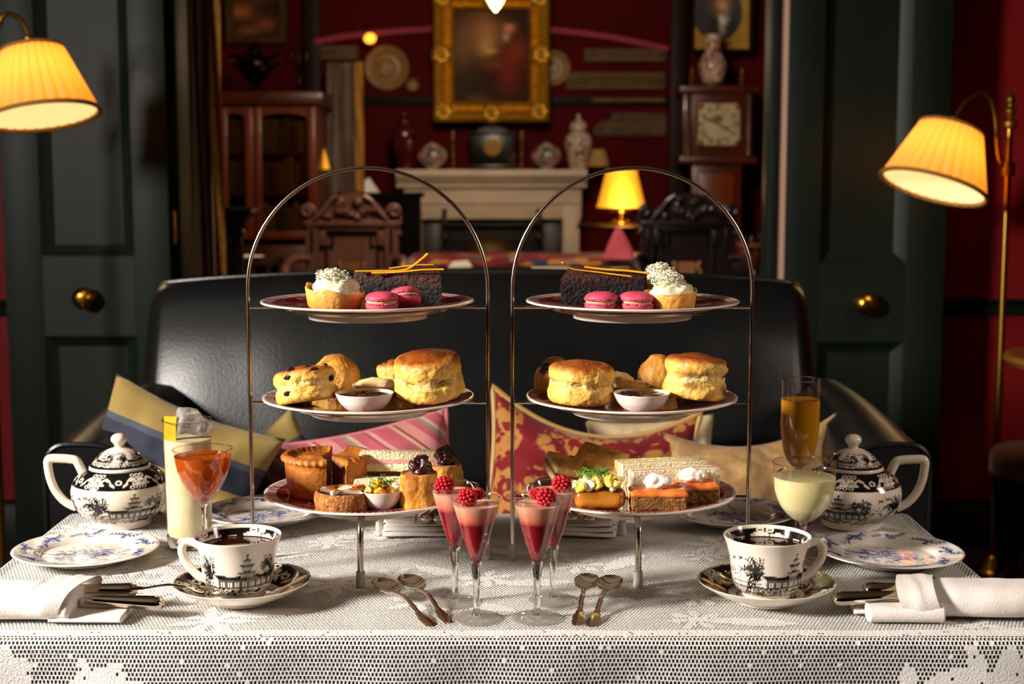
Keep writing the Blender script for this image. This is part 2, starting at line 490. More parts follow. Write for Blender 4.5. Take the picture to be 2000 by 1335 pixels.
# ------------------------------------------------------------------ far room: mirror over the mantel built as a wall, fireplace
def px(a, Y): return a * Y / F_PX
b = MB()
x0, x1 = at(615, 300, 9.15).x, at(1306, 300, 9.15).x
b.box((x1-x0, .06, 2.5), ((x0+x1)/2, 9.17, 1.35), .004)
struct('wall_for_mirror', b, mat('mirror_red', '#4c080e', rough=.7, var='#580b12', vscale=3, spec=.08), 'dark red mirror area above the fireplace, built as a wall')  # stands in for a large mirror, its red reflection as base colour
for nm, X in (('trim_6', x0), ('trim_7', x1+.05)):
    struct(nm, MB().box((.1, .08, 2.6), (X, 9.13, 1.33), .006), DARKWOOD, 'dark upright moulding on the far wall')
struct('trim_8', MB().box((x1-x0, .02, .06), ((x0+x1)/2, 9.13, at(800, 197, 9.13).z), .004), DARKTRIM, 'dark reflected band across the mirror area')
pts = spline([at(615, 82, 9.1), at(700, 68, 9.1), at(850, 57, 9.1), at(1000, 56, 9.1), at(1100, 61, 9.1), at(1200, 74, 9.1), at(1305, 96, 9.1)], 8)
struct('trim_9', MB().tube(pts, .022, 8), mat('rose_moulding', '#a83c52', rough=.5), 'rose coloured arch reflected above the fireplace, built as moulding')  # arch known only as a reflection, built as a solid tube

# fireplace
YF = 8.85
def zf(y, Y=YF): return at(960, y, Y).z
def xf(x, Y=YF): return at(x, 340, Y).x
fp = thing('fireplace', 'white painted fireplace with moulded shelf below the gilt picture', 'fireplace', (xf(960), 9.1, 0))
cx = xf(960)
def fbox(name, xa, xb, ya, yb, d0, d1, m, bev=.005):
    part(name, MB().box((xf(xb)-xf(xa), d1-d0, zf(ya)-zf(yb)), ((xf(xa)+xf(xb))/2-cx, (d0+d1)/2-9.1, (zf(ya)+zf(yb))/2), bev), m, fp)
ztop = zf(331)
b = MB(); prof = [(0,0),(.10,0),(.105,-.035),(.085,-.05),(.07,-.075),(.045,-.085),(.04,-.11),(0,-.11)]
sx = (xf(1147)-xf(775))/2
b.loft([[(x*1, 8.98-9.1-p[0]-.08, ztop+p[1]) for p in prof] for x in (-sx, sx)])
b.box((2*sx, .2, .035), (0, -.09, ztop-.0175), .004)
part('mantel_shelf', b, WHITEPAINT, fp)
fbox('frieze', 787, 1137, 350, 428, 8.90, 9.1, WHITEPAINT)
fbox('frieze_moulding', 790, 1134, 392, 398, 8.885, 8.92, WHITEPAINT, .003)
for xa, xb in ((790, 822), (1100, 1133)):
    fbox('pilaster', xa, xb, 400, 640, 8.89, 9.1, WHITEPAINT)
    fbox('pilaster_strip', xa+6, xb-6, 432, 640, 8.88, 8.9, WHITEPAINT, .003)
fbox('slip', 822, 862, 430, 640, 8.98, 9.1, mat('slate_slip', '#26262b', rough=.4))
fbox('slip', 1060, 1100, 430, 640, 8.98, 9.1, mat('slate_slip', ''))
fbox('slip', 862, 1060, 430, 440, 8.98, 9.1, mat('slate_slip', ''))
fbox('firebox', 862, 1060, 440, 640, 9.07, 9.1, BLACKM)
o = thing('fire_screen', 'dark iron fire screen with twisted posts before the hearth', 'fire screen', (cx, 8.8, 0))
for X in (868, 1052):
    n = 40; zz0, zz1 = .0, at(960, 408, 8.8).z
    part('post', MB().lathe([(.016+.005*math.sin(i*1.6), zz0+(zz1-zz0)*i/n) for i in range(n+1)]+[(0, zz1)], 10), EBON, o, loc=(at(X, 400, 8.8).x-cx, 0, 0))
part('crossbar', MB().tube([(at(868,400,8.8).x-cx, 0, zz1-.1), (at(1052,400,8.8).x-cx, 0, zz1-.1)], .009, 8), EBON, o)
part('crossbar', MB().tube([(at(868,400,8.8).x-cx, 0, .1), (at(1052,400,8.8).x-cx, 0, .1)], .009, 8), EBON, o)
g = at(955, 500, 8.7)
o = thing('coal_hood', 'domed brass hood in the fireplace opening', 'hood', (g.x, 8.72, 0))
part('dome', MB().lathe(spline([(.19,.35),(.185,.5),(.15,.6),(.08,.655),(0,.67)], 5), 32, T((0,0,g.z-.54),(0,0,0),(1,.5,1))), mat('dull_brass', '#4a3412', rough=.5, metal=.6), o)
part('base', MB().lathe([(0,0),(.2,0),(.2,.03),(.12,.05),(.1,g.z-.2),(.19,g.z-.19),(0,g.z-.17)], 24, T((0,0,0),(0,0,0),(1,.5,1))), OLDBRASS, o)

# the gilt picture: moulded frame with corner ornament, canvas with painted figures
YP = 8.98
def gilt_frame(o, x0, x1, z0, z1, wd, dep, m, cx, cz, y):
    prof = [(0, 0), (0, -dep*.7), (wd*.12, -dep), (wd*.3, -dep*.8), (wd*.45, -dep*.95), (wd*.7, -dep*.4), (wd*.85, -dep*.55), (wd, -dep*.1), (wd, 0)]
    b = MB(); loops = []
    for i, d in prof:
        loops.append([(x0+i-cx, y+d, z0+i-cz), (x1-i-cx, y+d, z0+i-cz), (x1-i-cx, y+d, z1-i-cz), (x0+i-cx, y+d, z1-i-cz)])
    b.loft(loops, cap=False)
    part('frame_moulding', b, m, o, angle=30)
def vpaint(b, fn): return b, fn
P0, P1 = at(848, 238, YP), at(1073, -22, YP)
Q0, Q1 = at(888, 203, YP), at(1036, 22, YP)
pcx, pcz = (P0.x+P1.x)/2, P0.z
o = thing('framed_painting', 'gilt framed oil painting of two figures above the mantelpiece', 'painting', (pcx, YP, pcz))
gilt_frame(o, P0.x, P1.x, P0.z, P1.z, Q0.x-P0.x, .07, GOLDLEAF, pcx, pcz, 0)
for k, (X, Z) in enumerate([(P0.x+.06, P0.z+.06), (P1.x-.06, P0.z+.06), (P0.x+.06, P1.z-.06), (P1.x-.06, P1.z-.06),
                            (pcx, P0.z+.05), (pcx, P1.z-.05), (P0.x+.05, (P0.z+P1.z)/2), (P1.x-.05, (P0.z+P1.z)/2)]):
    b = MB()
    for j in range(7):
        a = 2*PI*j/7; b.blob((.03,.018,.03), (.034*math.cos(a), 0, .034*math.sin(a)), j, .2, 2, 2)
    b.blob(.028, (0,-.008,0), k, .1, 2, 2)
    part('ornament', b, GOLDLEAF, o, loc=(X-pcx, -.055, Z-pcz))
def gauss_paint(base, blobs):
    def fn(co, nr):
        c = base
        for (x, z, rx, rz, col, s) in blobs:
            d = ((co.x-x)/rx)**2 + ((co.z-z)/rz)**2
            c = lerp(c, lin(col), s*math.exp(-d*1.6))
        k = 2.5 + .5*n3(co, 14); return tuple(min(1, q*k) for q in c)
    return fn
W, Hh = Q1.x-Q0.x, Q1.z-Q0.z
qx, qz = (Q0.x+Q1.x)/2-pcx, Q0.z-pcz
def B(u, v, ru, rv, col, s=1): return (qx-W/2+u*W, qz+v*Hh, ru*W, rv*Hh, col, s)
fig = [B(.35,.78,.3,.25,'#6e4a2c',.9), B(.15,.6,.25,.3,'#54402c',.8), B(.45,.7,.18,.2,'#7a5a3a',.8), B(.4,.62,.12,.1,'#8a6a48',.8),
       B(.72,.82,.09,.07,'#9a6a4a',1), B(.73,.9,.1,.05,'#2a170c',.9), B(.78,.55,.2,.2,'#5e2418',1), B(.72,.3,.2,.25,'#4e1c16',1),
       B(.5,.42,.2,.06,'#5a2a1c',.8), B(.47,.57,.09,.03,'#9a7a20',.9), B(.68,.72,.05,.05,'#8a7a6a',.9), B(.2,.3,.2,.2,'#26221a',.8), B(.3,.05,.2,.06,'#4a3a26',.7)]
part('canvas', MB().grid(lambda u, v: (qx-W/2+u*W, -.012, qz+v*Hh), 50, 60), mat('oil_paint', '', rough=.85, attr=True, spec=.2), o, colors=gauss_paint(lin('#241711'), fig), label='painted scene of two figures')

# portrait above the long-case clock
YQ = 9.05
P0, P1 = at(1348, 104, YQ), at(1472, -40, YQ); pcx, pcz = (P0.x+P1.x)/2, P0.z
o = thing('framed_portrait', 'oval portrait of a man in a yellow mount above the tall clock', 'painting', (pcx, YQ, pcz))
gilt_frame(o, P0.x, P1.x, P0.z, P1.z, .03, .03, DARKWOOD, pcx, pcz, 0)
W, Hh = P1.x-P0.x, P1.z-P0.z
part('mount', MB().box((W-.05, .01, Hh-.05), (0, -.008, Hh/2)), mat('yellow_mount', '#a8801c', rough=.6, var='#b98f28', vscale=9), o)
fig = [(0, .24, .05, .06, '#a07858', 1), (0, .31, .05, .03, '#4a3a30', .9), (0, .12, .11, .1, '#0c0b0c', 1), (-.01, .15, .02, .07, '#c0b8a8', .9)]
part('oval_picture', MB().lathe([(0,0),(.05,0),(.1,0),(.13,0),(.15,0),(.155,.008),(.16,0)], 40, T((at(1401,30,YQ).x-pcx, -.016, at(1401,25,YQ).z-pcz),(PI/2,0,0),(.95,1.12,1))),
     MATS['oil_paint'], o, colors=lambda co, n: gauss_paint(lin('#2c2c2e'), [(0, at(1401,25,YQ).z-pcz+a[1]-.2, a[2], a[3], a[4], a[5]) for a in fig])(co, n))

# mirror reflections of plates and plaques, built as solids on the far wall
PLQ = mat('ochre_pottery', '#7d5c30', rough=.5, var='#8f6b3a', vscale=18)
def mirrored_plate(pxx, pyy, rp, label):
    g = at(pxx, pyy, 9.1); r = px(rp, 9.1)
    o = thing('mirrored_plate', label, 'plate', (g.x, 9.13, g.z), (PI/2, 0, 0), 'reflected round plates on the far wall')
    part('rim', MB().lathe([(r*.62,.004),(r*.66,.018),(r*.95,.028),(r,.024),(r*.98,.016),(r*.6,-.004)], 40), PLQ, o)
    part('well', MB().lathe([(0,.004),(r*.3,.004),(r*.32,.009),(r*.36,.004),(r*.63,.004)], 40), mat('ochre_glaze', '#9a7238', rough=.4, var='#86602c', vscale=25), o)
mirrored_plate(755, 132, 43, 'large reflected ochre plate left of the gilt picture')
mirrored_plate(806, 166, 13, 'tiny reflected ochre plate left of the gilt picture')
mirrored_plate(1080, 132, 34, 'reflected ochre plate half hidden by the right side of the gilt picture')
PLK = mat('carved_plaque', '#5e4a34', rough=.7, var='#45341f', vscale=28, bump=.6, bscale=40)
for i, (xa, xb, ya, yb, lab) in enumerate([(1140, 1302, 94, 122, 'uppermost reflected plaque on the right of the far wall'),
        (1104, 1302, 140, 176, 'broad reflected plaque second from the top on the far wall'), (1155, 1302, 190, 201, 'thin reflected plaque third from the top on the far wall'),
        (622, 700, 88, 118, 'reflected plaque on the left of the far wall above the reflected curtain')]):
    A, Bq = at(xa, yb, 9.12), at(xb, ya, 9.12); w_, h_ = Bq.x-A.x, Bq.z-A.z
    o = thing('mirrored_plaque', lab, 'plaque', (A.x+w_/2, 9.12, A.z), group='reflected plaques on the far wall')
    part('board', MB().box((w_, .03, h_), (0, 0, h_/2), .012), PLK, o)
    part('raised_border', MB().tube([(-w_/2+.02,-.016,.02),(w_/2-.02,-.016,.02),(w_/2-.02,-.016,h_-.02),(-w_/2+.02,-.016,h_-.02)], .006, 6, closed=True), PLQ, o)
A = at(1160, 265, 9.12); w_ = at(1302, 265, 9.12).x-A.x; h_ = at(1160, 220, 9.12).z-A.z
o = thing('mirrored_plaque', 'stepped reflected plaque lowest on the right of the far wall', 'plaque', (A.x+w_/2, 9.12, A.z), group='reflected plaques on the far wall')
part('board', MB().prism([(-w_/2,0),(w_/2,0),(w_/2,h_),(-w_/2+.12,h_),(-w_/2+.1,h_*.7),(-w_/2+.04,h_*.6),(-w_/2,h_*.4)], .03, .006, T((0,.015,0),(PI/2,0,0))), PLK, o)
part('raised_border', MB().tube([(-w_/2+.02,-.018,h_*.45),(w_/2-.02,-.018,h_*.45)], .006, 6), PLQ, o)
o = thing('mirrored_ceiling_light', 'small glowing reflection of a ceiling light above the reflected round plate', 'spotlight', at(723, 76, 9.0))  # ceiling light reflected in the mirror, added here as a glowing disc
part('ring', MB().lathe([(.05,-.012),(.06,-.012),(.06,.012),(.05,.012)], 24, T((0,0,0),(PI/2-.35,0,0),(.75,.75,1))), BRASS, o)
part('lens', MB().lathe([(0,0),(.052,0)], 24, T((0,0,0),(PI/2-.35,0,0),(.75,.75,1))), mat('mirrored_light_glow', '#ffb040', emit='#ffa030', estr=2.5), o)
o = thing('pendant_lamp', 'glowing pear shaped bulb hanging before the gilt picture', 'lamp', at(968, -8, 7.0))
part('bulb', MB().lathe(spline([(0,-.085),(.006,-.078),(.03,-.05),(.05,-.01),(.052,.03),(.035,.06),(.018,.075),(0,.08)], 5), 28, T(sc=.92)), mat('bulb_glow', '#ffd9a0', emit='#ffc880', estr=6.0), o)
part('cap', MB().lathe([(0,.07),(.02,.07),(.022,.13),(0,.135)], 20), BRASS, o)
part('cord', MB().tube([(0,0,.12),(0,0,HC-o.location.z-.01)], .004, 6), EBON, o)
l = bpy.data.lights.new('pendant_light', 'POINT'); l.energy = 9; l.color = (1,.72,.42); l.shadow_soft_size = .06
lo = link('pendant_light', l, o, (0, 0, -.14))

# ------------------------------------------------------------------ on the mantel shelf
ZM = ztop + .001
def ms(pxx): return (at(pxx, 325, 8.86).x, 8.86, ZM)
sp = 8.86 / F_PX                                   # metres for one picture pixel there
def lprof(pairs, s=sp, n=4): return [(max(0, r), z) for r, z in spline([(r*s, z*s) for r, z in pairs], n)]
REDGLZ = mat('red_porcelain', '#3c080c', rough=.25, var='#56121a', vscale=14, coat=.5)
o = thing('lidded_vase', 'dark red lidded porcelain vase at the left end of the mantel shelf', 'vase', ms(790))
part('body', MB().lathe(lprof([(0,0),(14,0),(15,8),(22,35),(26,58),(24,75),(13,86),(12,90),(0,90)]), 28), REDGLZ, o)
part('lid', MB().lathe(lprof([(14,90),(14,94),(8,101),(4,104),(5,109),(0,112)]), 24), REDGLZ, o)
o = thing('mantel_clock', 'black mantel clock with a gold dial under the gilt picture', 'clock', ms(962))
part('case', MB().box((86*sp, .12, 60*sp), (0, 0, 38*sp), .006), EBON, o)
part('plinth', MB().box((98*sp, .14, 9*sp), (0, 0, 4.5*sp), .004), EBON, o)
part('cornice', MB().box((94*sp, .14, 6*sp), (0, 0, 70*sp), .004), EBON, o)
part('crest', MB().lathe([(0,-.05),(30*sp,-.05),(30*sp,.05),(0,.05)], 32, T((0,0,72*sp),(PI/2,0,0),(1,.32,1))), EBON, o)
dl = part('dial', MB().lathe([(0,.004),(9*sp,.004),(10*sp,.007),(16*sp,.004),(17*sp,.012),(19*sp,.012),(19*sp,0)], 32, T((0,-.062,42*sp),(PI/2,0,0),(.85,.85,1))), mat('gold_dial', '#a07a30', rough=.6, metal=.3), o)
for a, ln in ((.9, 9), (-1.6, 13)):
    part('hand', MB().box((1.6*sp, .003, ln*sp), (0, 0, ln*sp/2), 0, T((0,-.07,42*sp),(0,a,0))), EBON, dl)
for X, lab in ((885, 'slim gilt candlestick left of the black mantel clock'), (1019, 'slim gilt candlestick right of the black mantel clock')):
    o = thing('candlestick', lab, 'candlestick', ms(X), group='gilt candlesticks on the mantel shelf')
    part('foot', MB().lathe(lprof([(0,0),(9,0),(9,3),(4,6),(3,9),(0,9)]), 20), OLDBRASS, o)
    part('stem', MB().lathe(lprof([(0,8),(3,9),(2.5,18),(4.5,22),(2.5,26),(2.5,42),(4.5,46),(3,50),(6,55),(6,57),(0,57)]), 20), OLDBRASS, o)
    part('candle', MB().lathe([(0,57*sp),(2.4*sp,57*sp),(2.4*sp,74*sp),(0,75*sp)], 14), mat('wax', '#8d7440', rough=.5), o)
FLOR = node_mat('famille_rose_glaze', lambda N, L, v: ramp(N, L, tex_noise(N, L, v, 22, 3, 1.0), [(0,'#1e2a2a'),(.44,'#5e6a60'),(.5,'#c9b9a8'),(.58,'#c9a39a'),(.64,'#9a3448')]), rough=.2, coat=.4)
for X, lab in ((845, 'round flowered porcelain jar left of the black mantel clock'), (1067, 'round flowered porcelain jar right of the black mantel clock')):
    o = thing('flowered_jar', lab, 'jar', ms(X), group='flowered jars on the mantel shelf')
    part('body', MB().lathe(lprof([(0,0),(12,0),(13,3),(25,15),(29,26),(25,38),(14,45),(11,47),(0,47)]), 28), FLOR, o)
    part('lid', MB().lathe(lprof([(12,46),(12,47),(8,49),(3,50),(3,52),(0,53)]), 20), FLOR, o)
IMARI = node_mat('imari_glaze', lambda N, L, v: ramp(N, L, tex_noise(N, L, v, 30, 3, 1.5), [(0,'#20284a'),(.4,'#5a4a5a'),(.47,'#cfc0ac'),(.58,'#d8c8b4'),(.64,'#a8552c')]), rough=.2, coat=.4)
o = thing('ginger_jar', 'tall blue white and rust ginger jar on the right of the mantel shelf', 'jar', ms(1130))
part('body', MB().lathe(lprof([(0,0),(17,0),(18,8),(24,35),(27,52),(22,66),(13,73),(12,76),(0,76)]), 28), IMARI, o)
part('lid', MB().lathe(lprof([(16,75),(17,82),(13,90),(6,95),(4,97),(5,103),(0,107)]), 24), IMARI, o)
# small shaded lamp at the end of the shelf
def shade_mat(name, col, e, es):
    return mat(name, col, rough=.7, emit=e, estr=es)
o = thing('mantel_lamp', 'small cream shaded lamp at the right end of the mantel shelf', 'lamp', (at(1176,325,8.80).x-.02, 8.82, ZM))
part('shade', MB().lathe([(13*sp,38*sp),(22*sp,6*sp),(21.5*sp,6*sp),(12.5*sp,38*sp)], 28), mat('dull_cream_shade', '#b08c50', rough=.8), o)
part('base', MB().lathe(lprof([(0,0),(9,0),(9,2),(3,4),(2,20),(2,36),(0,36)]), 18), OLDBRASS, o)

# ------------------------------------------------------------------ far room: bookcase and what stands on it
YK = 8.3
A, Bq = at(425, 178, YK), at(613, 490, YK)
bw, top = 2*(Bq.x-at(522,300,YK).x)+.06, A.z
bx = at(522, 300, YK).x
o = thing('bookcase', 'mahogany glass fronted bookcase left of the fireplace', 'bookcase', (bx, YK+.22, 0))
zb0 = at(500, 470, YK).z
part('cornice', MB().box((bw+.08, .5, .08), (0, 0, top-.04), .012), MAHOG, o)
part('side', MB().box((.03, .42, top-.08), (-bw/2+.015, 0, (top-.08)/2)), CASEWOOD, o)
part('side', MB().box((.03, .42, top-.08), (bw/2-.015, 0, (top-.08)/2)), CASEWOOD, o)
part('back', MB().box((bw, .02, top-.1), (0, .2, top/2)), DARKWOOD, o)
part('base_cupboard', MB().box((bw+.04, .48, zb0-.05), (0, 0, zb0/2), .008), MAHOG, o)
zs = [zb0, zb0+(top-.12-zb0)*.36, zb0+(top-.12-zb0)*.68]
for z in zs[1:]: part('shelf', MB().box((bw-.06, .34, .018), (0, .02, z)), CASEWOOD, o)
DGL = thin_glass('door_pane', '#d8d0c0', .05)
mid = at(494, 300, YK).x-bx
for xa, xb in ((-bw/2+.01, mid), (mid, bw/2-.01)):
    d = part('door', None or MB().box((.001,.001,.001), (0,0,0)), CASEWOOD, o, loc=((xa+xb)/2, -.2, 0)) if False else link('door', None, o, ((xa+xb)/2, -.2, 0))
    w_ = xb-xa-.006; h0, h1 = zb0+.01, top-.09; st = .045
    for s in (-1, 1): part('stile', MB().box((st, .03, h1-h0), (s*(w_/2-st/2), 0, (h0+h1)/2), .004), CASEWOOD, d)
    part('rail', MB().box((w_-2*st, .03, st), (0, 0, h0+st/2), .004), CASEWOOD, d)
    part('rail', MB().prism([(-w_/2+st,0),(w_/2-st,0),(w_/2-st,-.065)]+[((w_/2-st)*math.cos(PI*k/12), -.065+.03*math.sin(PI*k/12)) for k in range(1,12)]+[(-w_/2+st,-.065)], .03, 0, T((0,.015,h1),(PI/2,0,0))), CASEWOOD, d)
    part('pane', MB().box((w_-2*st, .004, h1-h0-2*st+.02), (0, 0, (h0+h1)/2)), DGL, d)
rnd = random.Random(4)
BOOKC = ['#6a5030', '#7d5a30', '#5a5034', '#8a6028', '#96702e', '#6a3424', '#48585a', '#7a6446']
bmat = [mat('book_cloth_%s' % 'abcdefgh'[i], c, rough=.6, var=c, vscale=9) for i, c in enumerate(BOOKC)]
labs = ('bottom', 'middle', 'top')
for si, z in enumerate(zs):
    x = -bw/2+.05; hmax = (zs[1]-zs[0])-.04
    k = 0
    while x < bw/2-.06:
        t_ = rnd.uniform(.028, .05); h_ = hmax*rnd.uniform(.78, .95); c = rnd.choice(bmat)
        bk = thing('book', 'old bound book on the %s shelf of the glass fronted bookcase' % labs[si], 'book', (bx+x+t_/2, YK+.18, z+.010), group='books on the %s bookcase shelf' % labs[si])
        part('cover', MB().box((t_*.94, .2, h_), (0, 0, h_/2), .003), c, bk)
        part('spine_band', MB().box((t_*.97, .01, .012), (0, -.1, h_*.8), .002), OLDBRASS, bk)
        x += t_; k += 1
sp8 = YK / F_PX
g = at(492, 177, YK)
o = thing('tea_urn', 'dark bronze urn with handles on top of the bookcase', 'urn', (g.x, YK+.12, top+.001))
BRONZE = mat('dark_bronze', '#1a1512', rough=.22, metal=.8)
part('body', MB().lathe(lprof([(0,0),(16,0),(17,5),(8,10),(7,15),(26,30),(34,50),(30,66),(14,74),(12,80),(16,82),(0,82)], sp8), 32), BRONZE, o)
part('lid', MB().lathe(lprof([(14,82),(12,88),(5,91),(3,93),(5,97),(0,99)], sp8), 24), BRONZE, o)
for s in (-1, 1):
    part('handle', MB().tube(spline([(s*30*sp8,0,66*sp8),(s*44*sp8,0,72*sp8),(s*48*sp8,0,58*sp8),(s*34*sp8,0,46*sp8)], 6), .012, 8), BRONZE, o)
g = at(580, 177, YK)
o = thing('candelabrum', 'dark branched candelabrum on the right end of the bookcase', 'candelabrum', (g.x, YK+.1, top+.001))
part('base', MB().lathe(lprof([(0,0),(15,0),(15,4),(6,9),(3,20),(4,45),(6,50),(3,54),(3,75),(0,76)], sp8), 20), BRONZE, o)
for s in (-1, 0, 1):
    part('arm', MB().tube(spline([(0,0,55*sp8),(s*8*sp8,0,52*sp8),(s*14*sp8,0,64*sp8),(s*14*sp8,0,78*sp8)], 6), .008, 8), BRONZE, o)
    part('drip_cup', MB().lathe(lprof([(0,77),(5,78),(6,82),(0,82)], sp8), 14, T((s*14*sp8,0,0))), BRONZE, o)
P0, P1 = at(440, 84, 9.1), at(556, -60, 9.1); pcx, pcz = (P0.x+P1.x)/2, P0.z
o = thing('framed_picture', 'dark brown picture in a dull frame above the bookcase', 'painting', (pcx, 9.15, pcz))
gilt_frame(o, P0.x, P1.x, P0.z, P1.z, .05, .04, mat('dull_frame', '#4a3a1c', rough=.5, var='#5e4a24', vscale=20), pcx, pcz, 0)
W, Hh = P1.x-P0.x, P1.z-P0.z
part('canvas', MB().grid(lambda u, v: (-W/2+.04+u*(W-.08), -.01, .04+v*(Hh-.08)), 30, 30), MATS['oil_paint'], o,
     colors=gauss_paint(lin('#22120a'), [(-.1,.2,.1,.06,'#7a4a2a',.8),(.06,.12,.08,.05,'#6a3a20',.8),(.02,.3,.1,.06,'#5a3018',.7),(-.05,.08,.1,.04,'#6a4426',.6)]))

# ------------------------------------------------------------------ curtains
def curtain(name, label, xa, xb, Y, z0, z1, m, edge, em, folds, flip=1):
    o = thing(name, label, 'curtain', ((xa+xb)/2, Y, z0)); W = xb-xa
    def f(u, v):
        x = -W/2 + u*W; k = .020*math.sin(u*folds*2*PI+.6*math.sin(v*3)) + .009*math.sin(u*folds*5.3*PI+2)
        return (x + .01*math.sin(v*7+u*9), k, v*(z1-z0))
    b = MB(); b.grid(f, 70, 24)
    # second skin for thickness
    b.grid(lambda u, v: tuple(Vector(f(u, v))+Vector((0,.006,0))), 70, 24)
    part('drape', b, m, o, angle=180, fix=False)
    e = MB()
    xe_ = W/2 if flip > 0 else -W/2
    e.grid(lambda u, v: (xe_ + (u-.5)*edge, -.045+.012*math.sin(u*PI*2+v*20), v*(z1-z0)), 6, 40)
    e.grid(lambda u, v: (xe_ + (u-.5)*edge, -.035+.012*math.sin(u*PI*2+v*20), v*(z1-z0)), 6, 40)
    part('trim_braid', e, em, o, angle=180, fix=False)
    return o
TAUPE = mat('taupe_velvet', '#94765c', rough=.85, var='#a5866c', vscale=8, sheen=.3)
GOLDBR = mat('gold_braid', '#a8741c', rough=.6, var='#c8923a', vscale=60, bump=.5, bscale=150)
YC = 4.85
curtain('door_curtain', 'long taupe curtain with gold braid hanging left of the doorway', at(340,400,YC).x, at(432,400,YC).x, YC, .02, 2.45, TAUPE, .035, GOLDBR, 4)
o = thing('curtain_tieback', 'brass curtain tieback hook beside the taupe curtain', 'tieback', at(352, 314, YC-.07))
part('hook', MB().tube(spline([(-.02,.02,0),(.0,0,-.004),(.025,-.01,0),(.03,-.01,.012)],6), .006, 8), BRASS, o)
part('rose', MB().lathe([(0,-.01),(.016,-.008),(.018,0),(0,.002)], 18, T((0.02,-.012,.004),(PI/2,0,0))), BRASS, o)
YC2 = 8.82  # mirror reflection of the door curtain, built as a second curtain
curtain('mirrored_curtain', 'reflection of the gold edged curtain beside the fireplace, built as cloth', at(640,300,YC2).x, at(704,300,YC2).x, YC2, .35, at(700,122,YC2).z,
        mat('mirrored_drape', '#6a5348', rough=.6, var='#7d6a62', vscale=8), .05, GOLDBR, 3)

# ------------------------------------------------------------------ fluted pedestal
YPD = 5.02
g = at(452, 405, YPD); s5 = YPD/F_PX
o = thing('fluted_pedestal', 'black fluted column pedestal beside the taupe curtain', 'pedestal', (g.x, YPD, 0))
zt = g.z
part('top_slab', MB().box((.175, .175, .02), (0,0,zt-.01), .004), EBON, o)
part('capital', MB().lathe([(0,zt-.02),(.082,zt-.02),(.07,zt-.035),(.05,zt-.05),(.042,zt-.075),(.048,zt-.085),(.04,zt-.10),(0,zt-.10)], 28), EBON, o)
fl = lambda a, z: 1 - .09*max(0, math.cos(a*12))
part('shaft', MB().lathe([(0,zt-.1),(.04,zt-.1),(.042,.5),(.046,.16),(0,.16)], 96, wob=fl), EBON, o)
part('base', MB().lathe([(0,.0),(.11,.0),(.11,.06),(.07,.09),(.075,.12),(.055,.16),(0,.16)], 28), EBON, o)

